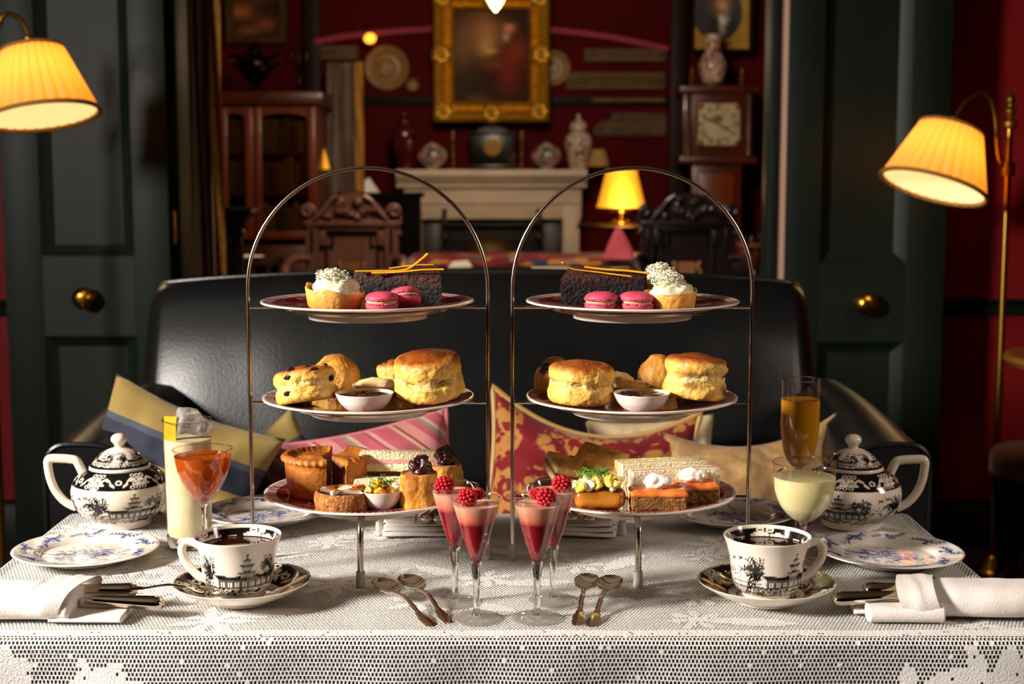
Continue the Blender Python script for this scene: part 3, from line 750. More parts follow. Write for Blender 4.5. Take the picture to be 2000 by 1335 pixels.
# ------------------------------------------------------------------ carved chairs at the far table
def carved_chair(label, xc, Y, wood, crest):
    o = thing('carved_chair', label, 'chair', (xc, Y, 0), group='carved hall chairs at the far table')
    s = Y/F_PX
    zz = lambda y: at(687, y, Y).z
    Wd = 96*s                                   # half width
    zt, zc = zz(440), zz(408)
    # back panel with stepped recess
    part('back_panel', MB().box((2*72*s, .022, zz(440)-.46), (0, .012, (zz(440)+.46)/2)), wood, o)
    for sg in (-1, 1):
        part('back_post', MB().prism([(sg*64*s, .0),(sg*88*s, 0),(sg*90*s, zt-.06),(sg*86*s, zt),(sg*64*s, zt)], .04, .004, T((0,.02,0),(PI/2,0,0))), wood, o)
        part('slot', MB().box((5*s, .006, 46*s), (sg*77*s, -.021, zz(468)), .001, T()), EBON, o)
        # side scroll
        pts = [(sg*(86*s + 9*s*math.cos(t)*(.4+t/9)), -.0, zz(450)+9*s*math.sin(t)*(.4+t/9)) for t in [k*.4 for k in range(16)]]
        part('side_scroll', MB().tube(pts, 5*s, 8), wood, o)
        part('arm', MB().tube(spline([(sg*86*s,-.02,zz(505)),(sg*104*s,-.14,zz(502)),(sg*108*s,-.3,zz(515)),(sg*104*s,-.36,zz(540)),(sg*100*s,-.33,.5)], 6), .016, 8), wood, o)
        for yy in (-.36, 0.0):
            part('leg', MB().lathe(spline([(0,0),(.024,0),(.03,.05),(.018,.09),(.026,.2),(.018,.3),(.03,.38),(.03,.43),(0,.43)], 4), 16), wood, o, loc=(sg*74*s, yy, 0))
    part('frame_moulding', MB().prism([(-64*s, 0),(-64*s, zz(450)-zz(478)+.0)], .001) if False else MB()
         .box((128*s, .02, 10*s), (0, -.006, zz(446)), .003).box((14*s, .02, 34*s), (-57*s, -.006, zz(462)), .003).box((14*s, .02, 34*s), (57*s, -.006, zz(462)), .003), wood, o)
    for sg in (-1, 1):
        part('recess_shade_line', MB().tube([(sg*50*s,-.001,zz(560)), (sg*50*s,-.001,zz(479)), (sg*37*s,-.004,zz(479)), (sg*37*s,-.004,zz(453)), (0,-.004,zz(453))], 2.6*s, 6), EBON, o)  # dark tubes put in for the shade along the stepped recess
    # carved crest: board plus scrolls, shells and acorns
    outline = [(-96,-30),(-98,-12),(-92,-2),(-80,2),(-66,-6),(-56,6),(-40,22),(-20,31),(0,34),(20,31),(40,22),(56,6),(66,-6),(80,2),(92,-2),(98,-12),(96,-30)]
    part('crest_rail', MB().prism([(x*s, y*s) for x, y in outline], .035, .004, T((0,.018,zz(410)),(PI/2,0,0))), wood, o)
    for sg in (-1, 1):
        pts = [(sg*(84*s - 13*s*math.cos(t)*(1-t/12)), -.025, zz(412)+13*s*math.sin(t)*(1-t/12)) for t in [k*.45 for k in range(20)]]
        part('crest_scroll', MB().tube(pts, 4.5*s, 8), wood, o)
        part('crest_scroll', MB().tube(spline([(sg*70*s,-.022,zz(428)),(sg*54*s,-.026,zz(412)),(sg*40*s,-.026,zz(392)),(sg*26*s,-.024,zz(382))], 6), 4.5*s, 8), wood, o)
    rn = random.Random(3)
    for k in range(13):
        x, y = rn.uniform(-46, 46), rn.uniform(390, 428)
        b = MB()
        for j in range(5):
            a = 2*PI*j/5+k; b.blob((6*s,5*s,4*s), (5*s*math.cos(a), 0, 5*s*math.sin(a)), j, .1, 2, 1)
        b.blob(5*s, (0,-3*s,0), k, .1, 2, 1)
        part('carved_flower', b, wood, o, loc=(x*s, -.022, zz(y)))
    part('cornice', MB().box((2*92*s, .05, 12*s), (0, 0, zz(436)), .006), wood, o)
    # painted crest on the panel
    pc = mat('painted_crest', '#6a5a34', rough=.5, var='#8a4a2c', vscale=40)
    b = MB().prism([(-16*s,20*s),(16*s,20*s),(17*s,0),(10*s,-16*s),(0,-22*s),(-10*s,-16*s),(-17*s,0)], .006, .001, T((0,-.004,zz(532)),(PI/2,0,0)))
    part('painted_shield', b, pc, o)
    for sg in (-1, 1):
        part('painted_supporter', MB().tube(spline([(sg*24*s,-.004,zz(550)),(sg*28*s,-.006,zz(535)),(sg*22*s,-.006,zz(522)),(sg*27*s,-.004,zz(512))], 5), [4.5*s]*15+[3*s], 7), pc, o)
    part('seat', MB().box((2*84*s, .46, .05), (0, -.2, .45), .012), wood, o)
    return o
cA = carved_chair('carved oak chair with scrolled crest behind the left cake stand', at(687, 440, 6.0).x, 6.0, CHAIRWOOD, True)
cB = dup(cA, (at(1345, 440, 6.0).x, 6.05, 0), label='dark carved chair behind the right cake stand')
DK = mat('black_oak', '#120a09', rough=.32, var='#1c1010', vscale=8)
for ch in cB.children:
    if ch.type == 'MESH' and ch.data.materials and ch.data.materials[0] == CHAIRWOOD:
        ch.data = ch.data.copy(); ch.data.materials[0] = DK

# ------------------------------------------------------------------ far dining table, cloth, papers, pink napkin, lamp
YT0, YT1, ZT2 = 6.35, 7.15, .755
tx0, tx1 = at(775, 520, 6.5).x, at(1300, 520, 6.5).x
o = thing('dining_table', 'dark dining table in the far room under a red patterned cloth', 'table', ((tx0+tx1)/2, (YT0+YT1)/2, 0))
tw, td = tx1-tx0, YT1-YT0
part('top', MB().box((tw, td, .04), (0,0,ZT2-.02), .008), DARKWOOD, o)
part('gilt_edge', MB().box((tw+.01, .012, .012), (0, -td/2-.003, ZT2-.012), .003), OLDBRASS, o)
for sx_ in (-1, 1):
    for sy in (-1, 1):
        part('leg', MB().lathe(spline([(0,0),(.03,0),(.035,.1),(.02,.2),(.04,.4),(.025,.6),(.04,.715),(0,.715)], 4), 16), DARKWOOD, o, loc=(sx_*(tw/2-.08), sy*(td/2-.08), 0))
def kilim(N, L, v):
    vn = N.new('ShaderNodeTexVoronoi'); vn.inputs['Scale'].default_value = 16; L.new(v, vn.inputs['Vector'])
    h = N.new('ShaderNodeSeparateColor'); L.new(vn.outputs['Color'], h.inputs[0])
    return ramp(N, L, h.outputs[0], [(0,'#5e0d18'),(.35,'#7a1420'),(.55,'#26304a'),(.66,'#8a1a28'),(.8,'#a87a3a'),(.9,'#8a6a60'),(.96,'#3a4a3a')], 'CONSTANT')
KIL = node_mat('red_patterned_weave', kilim, rough=.9)
b = MB()
def cl(u, v):
    x = (u-.5)*(tw-.08); y = -td/2+.26+v*(td-.26)
    z = ZT2+.006+.028*max(0, min(1, v*6)) + .004*n3((x, y, 0), 9)
    return (x, y, z)
b.grid(cl, 50, 16); b.grid(lambda u, v: tuple(Vector(cl(u, v))-Vector((0,0,.005))), 50, 16)
single('patterned_cloth', b, KIL, 'red flowered runner bunched along the far dining table', 'cloth', ((tx0+tx1)/2, (YT0+YT1)/2, 0), angle=180)
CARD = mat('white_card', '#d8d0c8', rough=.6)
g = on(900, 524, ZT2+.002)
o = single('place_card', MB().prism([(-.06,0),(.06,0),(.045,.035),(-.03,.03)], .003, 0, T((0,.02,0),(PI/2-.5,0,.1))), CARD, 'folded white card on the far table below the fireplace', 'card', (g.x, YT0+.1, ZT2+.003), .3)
g = at(1075, 533, YT0+.05)
single('menu_sheet', MB().box((.17, .09, .004), (0,0,.002), .001), CARD, 'flat white sheet on the far table edge between the stands', 'paper', (g.x, YT0+.09, ZT2+.001), .05)
PINK = mat('pink_linen', '#b04650', rough=.85, var='#ba545e', vscale=14, bump=.15, bscale=200)
g = at(1214, 505, 6.6); s6 = 6.6/F_PX
b = MB()
def cone(u, v):
    a = -2.6 + 5.2*u; r = (34*s6)*(1-v)**.8*(1+.08*math.sin(a*3))
    return (r*math.sin(a)*1.0 + 6*s6*v*-1, -r*math.cos(a)*.6, v*66*s6)
b.grid(cone, 32, 12); b.grid(lambda u, v: tuple(Vector(cone(u, v))*.985), 32, 12)
single('folded_napkin', b, PINK, 'pink napkin folded to a peak on the far table', 'napkin', (g.x, 6.62, at(1214,507,6.62).z))
for ob in [bpy.data.objects['folded_napkin']]: ob.location.z = ZT2+.034
# side table with the glowing lamp
YL = 8.0; s8 = YL/F_PX
g = at(1213, 436, YL)
o = thing('side_table', 'dark side table carrying the glowing yellow lamp', 'table', (g.x, YL, 0))
part('top', MB().lathe([(0,g.z-.03),(.24,g.z-.03),(.25,g.z-.015),(.24,g.z),(0,g.z)], 36), DARKWOOD, o)
part('brass_rim', MB().tube([(.245*math.cos(2*PI*k/40), .245*math.sin(2*PI*k/40), g.z-.012) for k in range(40)], .007, 6, closed=True), OLDBRASS, o)
part('column', MB().lathe(spline([(0,.04),(.05,.05),(.03,.2),(.05,.4),(.03,.6),(.06,g.z-.03),(0,g.z-.03)], 4), 20), DARKWOOD, o)
part('foot', MB().lathe([(0,0),(.2,0),(.19,.03),(.05,.05),(0,.05)], 28), DARKWOOD, o)
o = thing('table_lamp', 'glowing yellow shaded lamp right of the fireplace', 'lamp', (g.x, YL, g.z+.001))
zl0, zl1 = at(1213, 405, YL).z-g.z, at(1213, 332, YL).z-g.z
SHY = mat('glowing_silk_shade', '#e0a030', rough=.8, emit='#ffa51c', estr=.85)
part('shade', MB().lathe(spline([(30*s8,zl1),(33*s8,zl1-.05),(39*s8,(zl0+zl1)/2-.02),(48*s8,zl0)], 5)+[(47*s8,zl0),(29*s8,zl1)], 32), SHY, o)
part('bulb', MB().blob(.03, (0,0,(zl0+zl1)/2), 0, 0, 1, 2), MATS['bulb_glow'], o)
part('stem', MB().lathe(spline([(0,0),(.055,0),(.05,.015),(.018,.03),(.022,.06),(.014,zl0+.05),(0,zl0+.05)], 4), 20), BRASS, o)
part('brass_gallery', MB().lathe([(0,zl0-.03),(.06,zl0-.03),(.06,zl0-.018),(0,zl0-.018)], 24), BRASS, o)
l = bpy.data.lights.new('table_lamp_light', 'POINT'); l.energy = 7; l.color = (1,.62,.25); l.shadow_soft_size = .05
link('table_lamp_light', l, o, (0, -.24, zl0+.02))
g = at(628, 330, 8.6)
o = thing('mirrored_lamp', 'reflection of a small yellow lampshade just right of the bookcase', 'lamp', (g.x, 8.6, g.z))  # lampshade reflected in the mirror, built as a small glowing lamp
part('shade', MB().lathe([(.012,.145),(.05,0),(.048,0),(.010,.145)], 24), SHY, o)
part('bracket', MB().tube(spline([(0,0,.02),(0,.02,-.06),(0,.3,-.08),(0,.52,-.05)], 5), .008, 8), BRASS, o)

# bright mirror highlight beside the curtain, built as a small white napkin
g = at(722, 376, 8.3)
o = thing('sideboard', 'low dark sideboard behind the left carved chair', 'sideboard', (g.x+.05, 8.45, 0)); SB = mat('blackened_oak', '#0c0807', rough=.9, spec=.1)
part('top', MB().box((.5, .3, .03), (0,0,g.z-.016), .005), SB, o)
part('carcass', MB().box((.46, .28, g.z-.13), (0,0,(g.z-.13)/2+.1), .005), SB, o)
for sx_ in (-1, 1): part('foot', MB().box((.05,.25,.1), (sx_*.2,0,.05), .006), DARKWOOD, o)
single('mirror_highlight', MB().prism([(-.03,0),(.055,0),(-.005,.085),(-.03,.07)], .012, .001, T((0,.006,0),(PI/2,0,0))).prism([(-.03,0),(.03,0),(-.03,.07)], .012, .001, T((-.03,.006,0),(PI/2,0,PI/2))),
       mat('highlight_white', '#f4efe6', rough=.7), 'small white mirror highlight built as a napkin on the sideboard', 'napkin', (g.x, 8.33, g.z+.001))
g = at(512, 498, 5.6)
o = thing('hall_table', 'dark narrow table behind the black pedestal', 'table', (g.x-.12, 5.62, 0))
part('top', MB().box((.34,.4,.03), (0,0,g.z-.03), .006), DARKWOOD, o)
for sx_ in (-1,1):
    for sy in (-1,1): part('leg', MB().box((.035,.035,g.z-.045), (sx_*.14, sy*.16, (g.z-.045)/2), .004), DARKWOOD, o)
single('white_plate', MB().lathe([(0,.004),(.05,.003),(.075,.014),(.076,.017),(.05,.007),(0,.007)], 36), CARD, 'plain white plate on the dark table behind the pedestal', 'plate', (g.x-.05, 5.5, g.z-.0145))

# ------------------------------------------------------------------ long-case clock with vase
YG = 8.75; sg_ = YG/F_PX
g = at(1403, 243, YG); cx = g.x
o = thing('longcase_clock', 'tall dark mahogany clock with a square painted dial', 'clock', (cx, YG+.12, 0))
zh0, zh1 = at(1403, 312, YG).z, at(1403, 168, YG).z
hw = 68*sg_
part('hood', MB().box((2*hw, .24, zh1-zh0), (0, 0, (zh0+zh1)/2), .008), MAHOG, o)
part('hood_cornice', MB().box((2*hw+.06, .3, .05), (0, 0, zh1-.02), .012), MAHOG, o)
part('hood_base_moulding', MB().box((2*hw+.05, .28, .05), (0, 0, zh0), .012), MAHOG, o)
part('trunk', MB().box((96*sg_, .2, zh0-.5), (0, .01, (zh0+.5)/2), .008), MAHOG, o)
td_ = part('trunk_door', MB().box((68*sg_, .02, zh0-.72), (0, -.1, (zh0+.56)/2), .006), CASEWOOD, o)
part('escutcheon', MB().blob((.012,.006,.02), (28*sg_, -.112, zh0-.35), 0, 0, 1, 2), BRASS, td_)
part('plinth', MB().box((2*hw, .24, .5), (0, 0, .25), .012), MAHOG, o)
for s in (-1, 1): part('hood_column', MB().lathe([(0,zh0+.03),(.018,zh0+.03),(.014,zh0+.06),(.014,zh1-.08),(.018,zh1-.05),(0,zh1-.05)], 14), MAHOG, o, loc=(s*(hw-.03), -.135, 0))
dz = g.z; dh = 42*sg_
dial = part('dial', MB().box((2*dh, .012, 2*dh), (0, -.124, dz), .002), mat('painted_dial', '#b9ad8e', rough=.5, var='#a89a78', vscale=14), o)
part('dial_frame', MB().tube([(-dh,-.13,dz-dh),(dh,-.13,dz-dh),(dh,-.13,dz+dh),(-dh,-.13,dz+dh)], .012, 6, closed=True), MAHOG, o)
ROM = ['XII','I','II','III','IV','V','VI','VII','VIII','IX','X','XI']
for k, t in enumerate(ROM):
    a = -2*PI*k/12
    n = len(t); b = MB()
    for j, chh in enumerate(t):
        x = (j-(n-1)/2)*.014
        if chh == 'I': b.box((.004,.002,.034), (x,0,0))
        elif chh == 'V': b.box((.004,.002,.035), (x-.004,0,0), 0, T((0,0,0),(0,0,0))); b.box((.003,.002,.035), (x+.004,0,0))
        else: b.box((.004,.002,.036), (0,0,0), 0, T((x,0,0),(0,.35,0))); b.box((.003,.002,.036), (0,0,0), 0, T((x,0,0),(0,-.35,0)))
    part('numeral', MB().add(b.v, b.f, T((0,0,0),(0,-a,0)) @ T((0,0,dh*.8))), EBON, dial, loc=(0,-.132,dz))
part('flower_spray', MB().blob((.035,.003,.02), (-.005,-.131,dz+.035), 4, .4, 3, 2), mat('dial_flower', '#5a5a30', rough=.6, var='#6a4a20', vscale=60), dial)
for s1 in (-1,1):
    for s2 in (-1,1): part('gilt_spandrel', MB().blob((.022,.003,.022), (s1*dh*.84,-.131,dz+s2*dh*.84), 2, .3, 3, 2), OLDBRASS, dial)
for a, ln in ((2.08, .085), (-1.15, .115)):
    part('hand', MB().prism([(-.004,-.015),(.004,-.015),(.006,ln*.7),(0,ln),(-.006,ln*.7)], .003, 0, T((0,-.136,dz),(PI/2,0,0)) @ T((0,0,0),(0,0,-a))), EBON, dial)
for s in (-1, 1):
    part('brass_finial', MB().lathe(spline([(0,0),(.018,0),(.01,.02),(.02,.045),(.008,.07),(.004,.11),(0,.12)], 4), 16), OLDBRASS, o, loc=(s*(hw-.06), -.02, zh1+.005))
g = at(1396, 166, YG)
o = thing('tall_vase', 'white and red patterned vase standing on the tall clock', 'vase', (g.x, YG+.1, zh1+.006))
VG = node_mat('red_white_glaze', lambda N, L, v: ramp(N, L, tex_noise(N, L, mapped(N, L, v, (3,3,1)), 14, 3, 1.2), [(0,'#7a3a34'),(.42,'#8a544a'),(.5,'#c8b4a8'),(1,'#d0c0b4')]), rough=.25, coat=.4)
part('body', MB().lathe(lprof([(0,0),(17,0),(18,6),(26,28),(27,42),(20,58),(14,68),(14,82),(19,96),(17,97),(0,90)], sg_), 28), VG, o)
part('brass_foot', MB().lathe(lprof([(0,0),(24,0),(24,4),(18,8),(0,8)], sg_), 24), OLDBRASS, o)

# ------------------------------------------------------------------ pale bust by the door frame, terracotta pot
YS = 5.3; ss = YS/F_PX
g = at(1503, 545, YS)
STONE = mat('pale_plaster', '#b09a80', rough=.7, var='#9a866e', vscale=14)
o = thing('plaster_bust', 'pale plaster statue half hidden by the right door frame', 'statue', (at(1512,450,YS).x, YS, 0))
zt = at(1503, 540, YS).z
part('pedestal', MB().box((.16,.16,zt), (0,0,zt/2), .01), DARKWOOD, o)
b = MB().lathe(lprof([(0,0),(22,0),(20,12),(14,30),(16,60),(22,95),(24,120),(20,140),(9,152),(8,160),(0,160)], ss), 24, T((0,0,zt),(0,0,0),(1,.7,1)))
b.blob((.033,.036,.046), (-.004,-.004,zt+.325+.045), 3, .12, 2, 3); b.blob((.01,.014,.014), (-.006,-.04,zt+.36), 1, .1, 2, 2); b.blob((.036,.036,.028), (0,.008,zt+.405), 7, .3, 3, 3)
part('figure', b, STONE, o)
g = at(1478, 528, 6.3)
o = thing('terracotta_pot', 'small terracotta pot beside the pale statue', 'pot', (g.x, 6.45, 0))
z0 = at(1470, 512, 6.45).z
part('stand', MB().box((.2,.2,z0-.002), (0,0,(z0-.002)/2), .01), DARKWOOD, o)
part('pot', MB().lathe([(0,z0),(.045,z0),(.06,z0+.07),(.066,z0+.07),(.066,z0+.09),(.05,z0+.09),(.045,z0+.03),(0,z0+.03)], 28), mat('terracotta', '#7a3a22', rough=.8, var='#8a4a2c', vscale=30), o)
b = MB(); rn = random.Random(8)
for k in range(26):
    a = rn.uniform(0,2*PI); e = rn.uniform(.2,1.2); ln = rn.uniform(.08,.16)
    d = Vector((math.cos(a)*math.cos(e), math.sin(a)*math.cos(e), math.sin(e)))
    p = Vector((0,0,z0+.06)); b.tube([p, p+d*ln*.5, p+d*ln+Vector((0,0,-.02))], [.004,.016,.002], 5, flat=.3)
part('dark_leaves', b, mat('blue_green_leaf', '#141c26', rough=.5), o)

# ------------------------------------------------------------------ black leather sofa
LEATHER = mat('black_leather', '#0b0c0c', rough=.31, var='#111212', vscale=7, bump=.10, bscale=220, spec=.34)
YS0, YS1 = 2.42, 2.98                                  # arm fronts, face of the back
sx0, sx1 = at(92, 900, YS0).x, at(1814, 900, YS0).x
scx = (sx0+sx1)/2; sW = sx1-sx0
sofa = thing('leather_sofa', 'black leather two seater sofa behind the laid table', 'sofa', (scx, (YS0+YS1)/2, 0))
Yc = (YS0+YS1)/2
zbt = lambda u: at(932, 566 - 34*(1-(2*u-1)**2)**.8, YS1).z     # gently arched top
bl, br = at(262, 600, YS1).x-scx, at(1604, 600, YS1).x-scx
b = MB(); loops = []
n = 64
zb_ = .30
def back_sec(u):
    x = bl + (br-bl)*u; e = min(u, 1-u)*(br-bl)         # distance from the end
    k = min(1, e/.05); rr = math.sqrt(max(0, 1-(1-k)**2))
    zt = zbt(u) - .05*(1-rr)
    yf = YS1-Yc - .03*rr + .02*(1-rr)
    t = .14*(.35+.65*rr)
    yf += .07*abs(2*u-1)**2.2 - .05
    q_ = lambda z: .007*n3((x*1.2, z*2.2, 3), 3.1, 2)+.004*n3((x, z, 7), 8, 4)
    pr = [(yf+.05, zb_), (yf+.01, zb_), (yf-.015+q_(.5), .5), (yf-.02+q_(.56), .56), (yf-.022+q_(.62), .62), (yf-.020+q_(.68), .68), (yf-.014+q_(.74), .74), (yf-.005+q_(.8), zt-.14), (yf+.006+q_(.85), zt-.095), (yf+.02, zt-.05), (yf+.035, zt-.015), (yf+.055, zt), (yf+.075, zt-.002), (yf+.09+t*.3, zt-.02), (yf+.10+t*.5, zt-.07), (yf+.10+t*.5, zb_)]
    return [(x, y+.20*(z-.6), z) for y, z in pr]
us = sorted(set([0, .004, .01, .018, .028, .04] + [k/n for k in range(2, n-1)] + [1-.04, 1-.028, 1-.018, 1-.01, 1-.004, 1]))
b.loft([back_sec(u) for u in us]); part('backrest', b, LEATHER, sofa, angle=60)
pp = [Vector(back_sec(u)[12])+Vector((0,0,.002)) for u in us]
part('back_piping', MB().tube(pp, .005, 8), LEATHER, sofa)
def arm(sg):
    """arm swept from front to back; outer side at +x before mirroring"""
    b = MB(); loops = []
    for k in range(15):
        v = k/14
        y = YS0-Yc + v*(YS1-YS0+.08)
        zt = at(0, 862, YS0).z + .018*math.sin(v*PI*.5) + .0*v
        wo = 0.0; wi = .155 - .02*v
        dip = .006*math.sin(v*3)
        x0 = sW/2 - .0; xi = x0 - wi
        pr = [(x0-.012, .16), (x0-.002, .4), (x0, zt-.05), (x0-.006, zt-.02), (x0-.022, zt-.004), (x0-.05, zt), (xi+.05, zt-.004), (xi+.02, zt-.022), (xi+.004, zt-.06), (xi, zt-.12), (xi+.005, .4), (xi+.01, .16)]
        loops.append([(sg*x, y, z+dip) for x, z in pr])
    # rounded front
    f = loops[0]; cxm = sum(p[0] for p in f)/len(f); fr = []
    for s_, dy in ((.90, -.022), (.97, -.012)):
        fr.append([(cxm+(p[0]-cxm)*s_, p[1]+dy, .45+(p[2]-.45)*(s_*.15+.85)) for p in f])
    b.loft(fr + loops); part('arm', b, LEATHER, sofa, angle=60)
    pts = [Vector(p)+Vector((0,-.008,0)) for p in fr[1][2:10]]
    pts = [Vector(q) for q in spline(pts, 4)]
    part('arm_piping', MB().tube([pts[0]-Vector((0,0,.3))]+pts+[pts[-1]-Vector((0,0,.25))], .005, 8), LEATHER, sofa)
arm(-1); arm(1)
part('seat_cushion', MB().sbox((sW-.34, .5, .14), (0, -.03, .36), (20,10,4), .006, 5, 3, .04), LEATHER, sofa, angle=60)
part('seat_base', MB().box((sW-.2, .58, .24), (0, .02, .24), .02), LEATHER, sofa)
for s1 in (-1,1):
    for s2 in (-1,1): part('leg', MB().lathe([(0,0),(.02,0),(.028,.12),(0,.12)], 16), DARKWOOD, sofa, loc=(s1*(sW/2-.12), s2*.22+.02, 0))

# ------------------------------------------------------------------ cushions
def cushion(name, label, m, W, H, t, loc, rot, seed, sag=0.0, crease=None, piping=None):
    def prof(u, v, sgn):
        a, c = 2*u-1, 2*v-1
        e = (1-abs(a)**2.4)*(1-abs(c)**2.4)
        pin = 1 - .10*(1-abs(a)**2)*1.0 * abs(c)**3
        pin2 = 1 - .10*(1-abs(c)**2) * abs(a)**3
        x = a*W/2*pin2; z = c*H/2*pin
        z -= sag*(1-a*a)*(.5+.5*c)
        y = sgn*t/2*max(0, e)**.55
        w_ = .012*n3((a*1.3, c*1.3, sgn), 2.0, seed) + .010*abs(n3((a, c, sgn), 3.4, seed+4))*max(0, e)**.3
        if crease: w_ += crease(a, c)
        return (x, y + sgn*w_*(.25 + min(1, e*3)), z)
    b = MB(); n = 36
    b.grid(lambda u, v: prof(u, v, -1), n, n); b.grid(lambda u, v: prof(u, v, 1), n, n)
    me = b.mesh(name, m, None, 180)
    bm = bmesh.new(); bm.from_mesh(me); bmesh.ops.remove_doubles(bm, verts=bm.verts[:], dist=.0008)
    bmesh.ops.recalc_face_normals(bm, faces=bm.faces[:]); bm.to_mesh(me); bm.free()
    o = thing(name, label, 'cushion', loc, rot)
    part('cover', me, m, o)
    if piping:
        ed = [prof(k/30, 0, -1) for k in range(30)]+[prof(1, k/30, -1) for k in range(30)]+[prof(1-k/30, 1, -1) for k in range(30)]+[prof(0, 1-k/30, -1) for k in range(30)]
        part('piping', MB().tube([(x, 0, z) for x, y, z in ed], piping[0], 7, closed=True), piping[1], o)
    return o
def stripes(stops, scale, rot, name, rough=.8):
    def bld(N, L, v):
        mv = mapped(N, L, v, (scale,)*3, rot)
        sp_ = N.new('ShaderNodeSeparateXYZ'); L.new(mv, sp_.inputs[0])
        fr = N.new('ShaderNodeMath'); fr.operation = 'FRACT'; L.new(sp_.outputs['X'], fr.inputs[0])
        return ramp(N, L, fr.outputs[0], stops, 'CONSTANT')
    return node_mat(name, bld, rough=rough, bump=.15, bscale=400, sheen=.15)
NAVY = stripes([(0,'#8a7238'),(.42,'#1b2032'),(.80,'#3a3f4c'),(.9,'#8a7238')], 8.6, (0,PI/2,0), 'navy_gold_stripe')
NAVY2 = stripes([(0,'#917a3e'),(.45,'#1b2032'),(.85,'#3c4152'),(.95,'#917a3e')], 8.6, (0,PI/2,0), 'navy_gold_stripe_fine')
PINKS = stripes([(0,'#a84a58'),(.24,'#b8967c'),(.29,'#7a1a20'),(.33,'#b87470'),(.5,'#a04a58'),(.62,'#76745a'),(.68,'#b89084'),(.74,'#a84a58'),(.9,'#8a3038'),(.94,'#b8867c')], 9.0, (0,.75,0), 'pink_candy_stripe')
def damask(c1, c2, sc, name, lo=.48, hi=.53):
    def bld(N, L, v):
        a = tex_noise(N, L, v, sc, 2, 2.2); bq = tex_noise(N, L, v, sc*2.6, 2, 1.2)
        ad = N.new('ShaderNodeMath'); ad.operation = 'MULTIPLY_ADD'; ad.inputs[1].default_value = .45; L.new(bq, ad.inputs[0])
        mlt = N.new('ShaderNodeMath'); mlt.operation = 'MULTIPLY'; mlt.inputs[1].default_value = .55; L.new(a, mlt.inputs[0]); L.new(mlt.outputs[0], ad.inputs[2])
        return ramp(N, L, ad.outputs[0], [(lo, c1), (hi, c2)])
    return node_mat(name, bld, rough=.78, bump=.1, bscale=300, sheen=.1, spec=.25)
DAMR = damask('#6a0912', '#9c6a30', 11, 'crimson_gold_damask', .50, .53)
DAMB = damask('#8a6a44', '#a5824f', 9, 'beige_damask', .46, .56)
PIPG = mat('gold_piping', '#a8834a', rough=.6)
PIPP = mat('pink_piping', '#c06a70', rough=.7)
def atv(x, y, Y): return at(x, y, Y)
cushion('striped_cushion', 'navy and gold striped cushion leaning on the left sofa arm', NAVY, .34, .34, .12, atv(322, 965, 2.50), (-.25, .33, -.20), 1)
cushion('striped_cushion', 'navy and gold striped cushion between the tall drink and the pink cushion', NAVY2, .34, .34, .12, atv(520, 1030, 2.72), (-.3, -.60, .08), 2)
cushion('striped_cushion', 'pink cushion with narrow stripes behind the left cake stand', PINKS, .36, .30, .13, atv(716, 985, 2.58), (-.4, -.20, .05), 3, piping=(.004, PIPP))
cushion('damask_cushion', 'crimson and gold damask cushion with a sagging top edge', DAMR, .40, .35, .13, atv(1146, 958, 2.62), (-.3, .12, -.03), 5, sag=.055, piping=(.006, PIPG))
cushion('damask_cushion', 'beige silk damask cushion behind the tall beer glass', DAMB, .34, .32, .13, atv(1490, 988, 2.60), (-.3, -.09, .12), 8, sag=.03)
ob = [x for x in C.objects if x.get('label', '').startswith('beige silk')][0]; ob['label'] = 'beige silk damask cushion behind the tall flute glass'
cushion('plain_cushion', 'plain cream cushion peeping out behind the crimson cushion', mat('cream_linen', '#b8a078', rough=.85, var='#c4ae88', vscale=10), .26, .24, .09, atv(1275, 930, 2.80), (-.2, -.05, 0), 11)

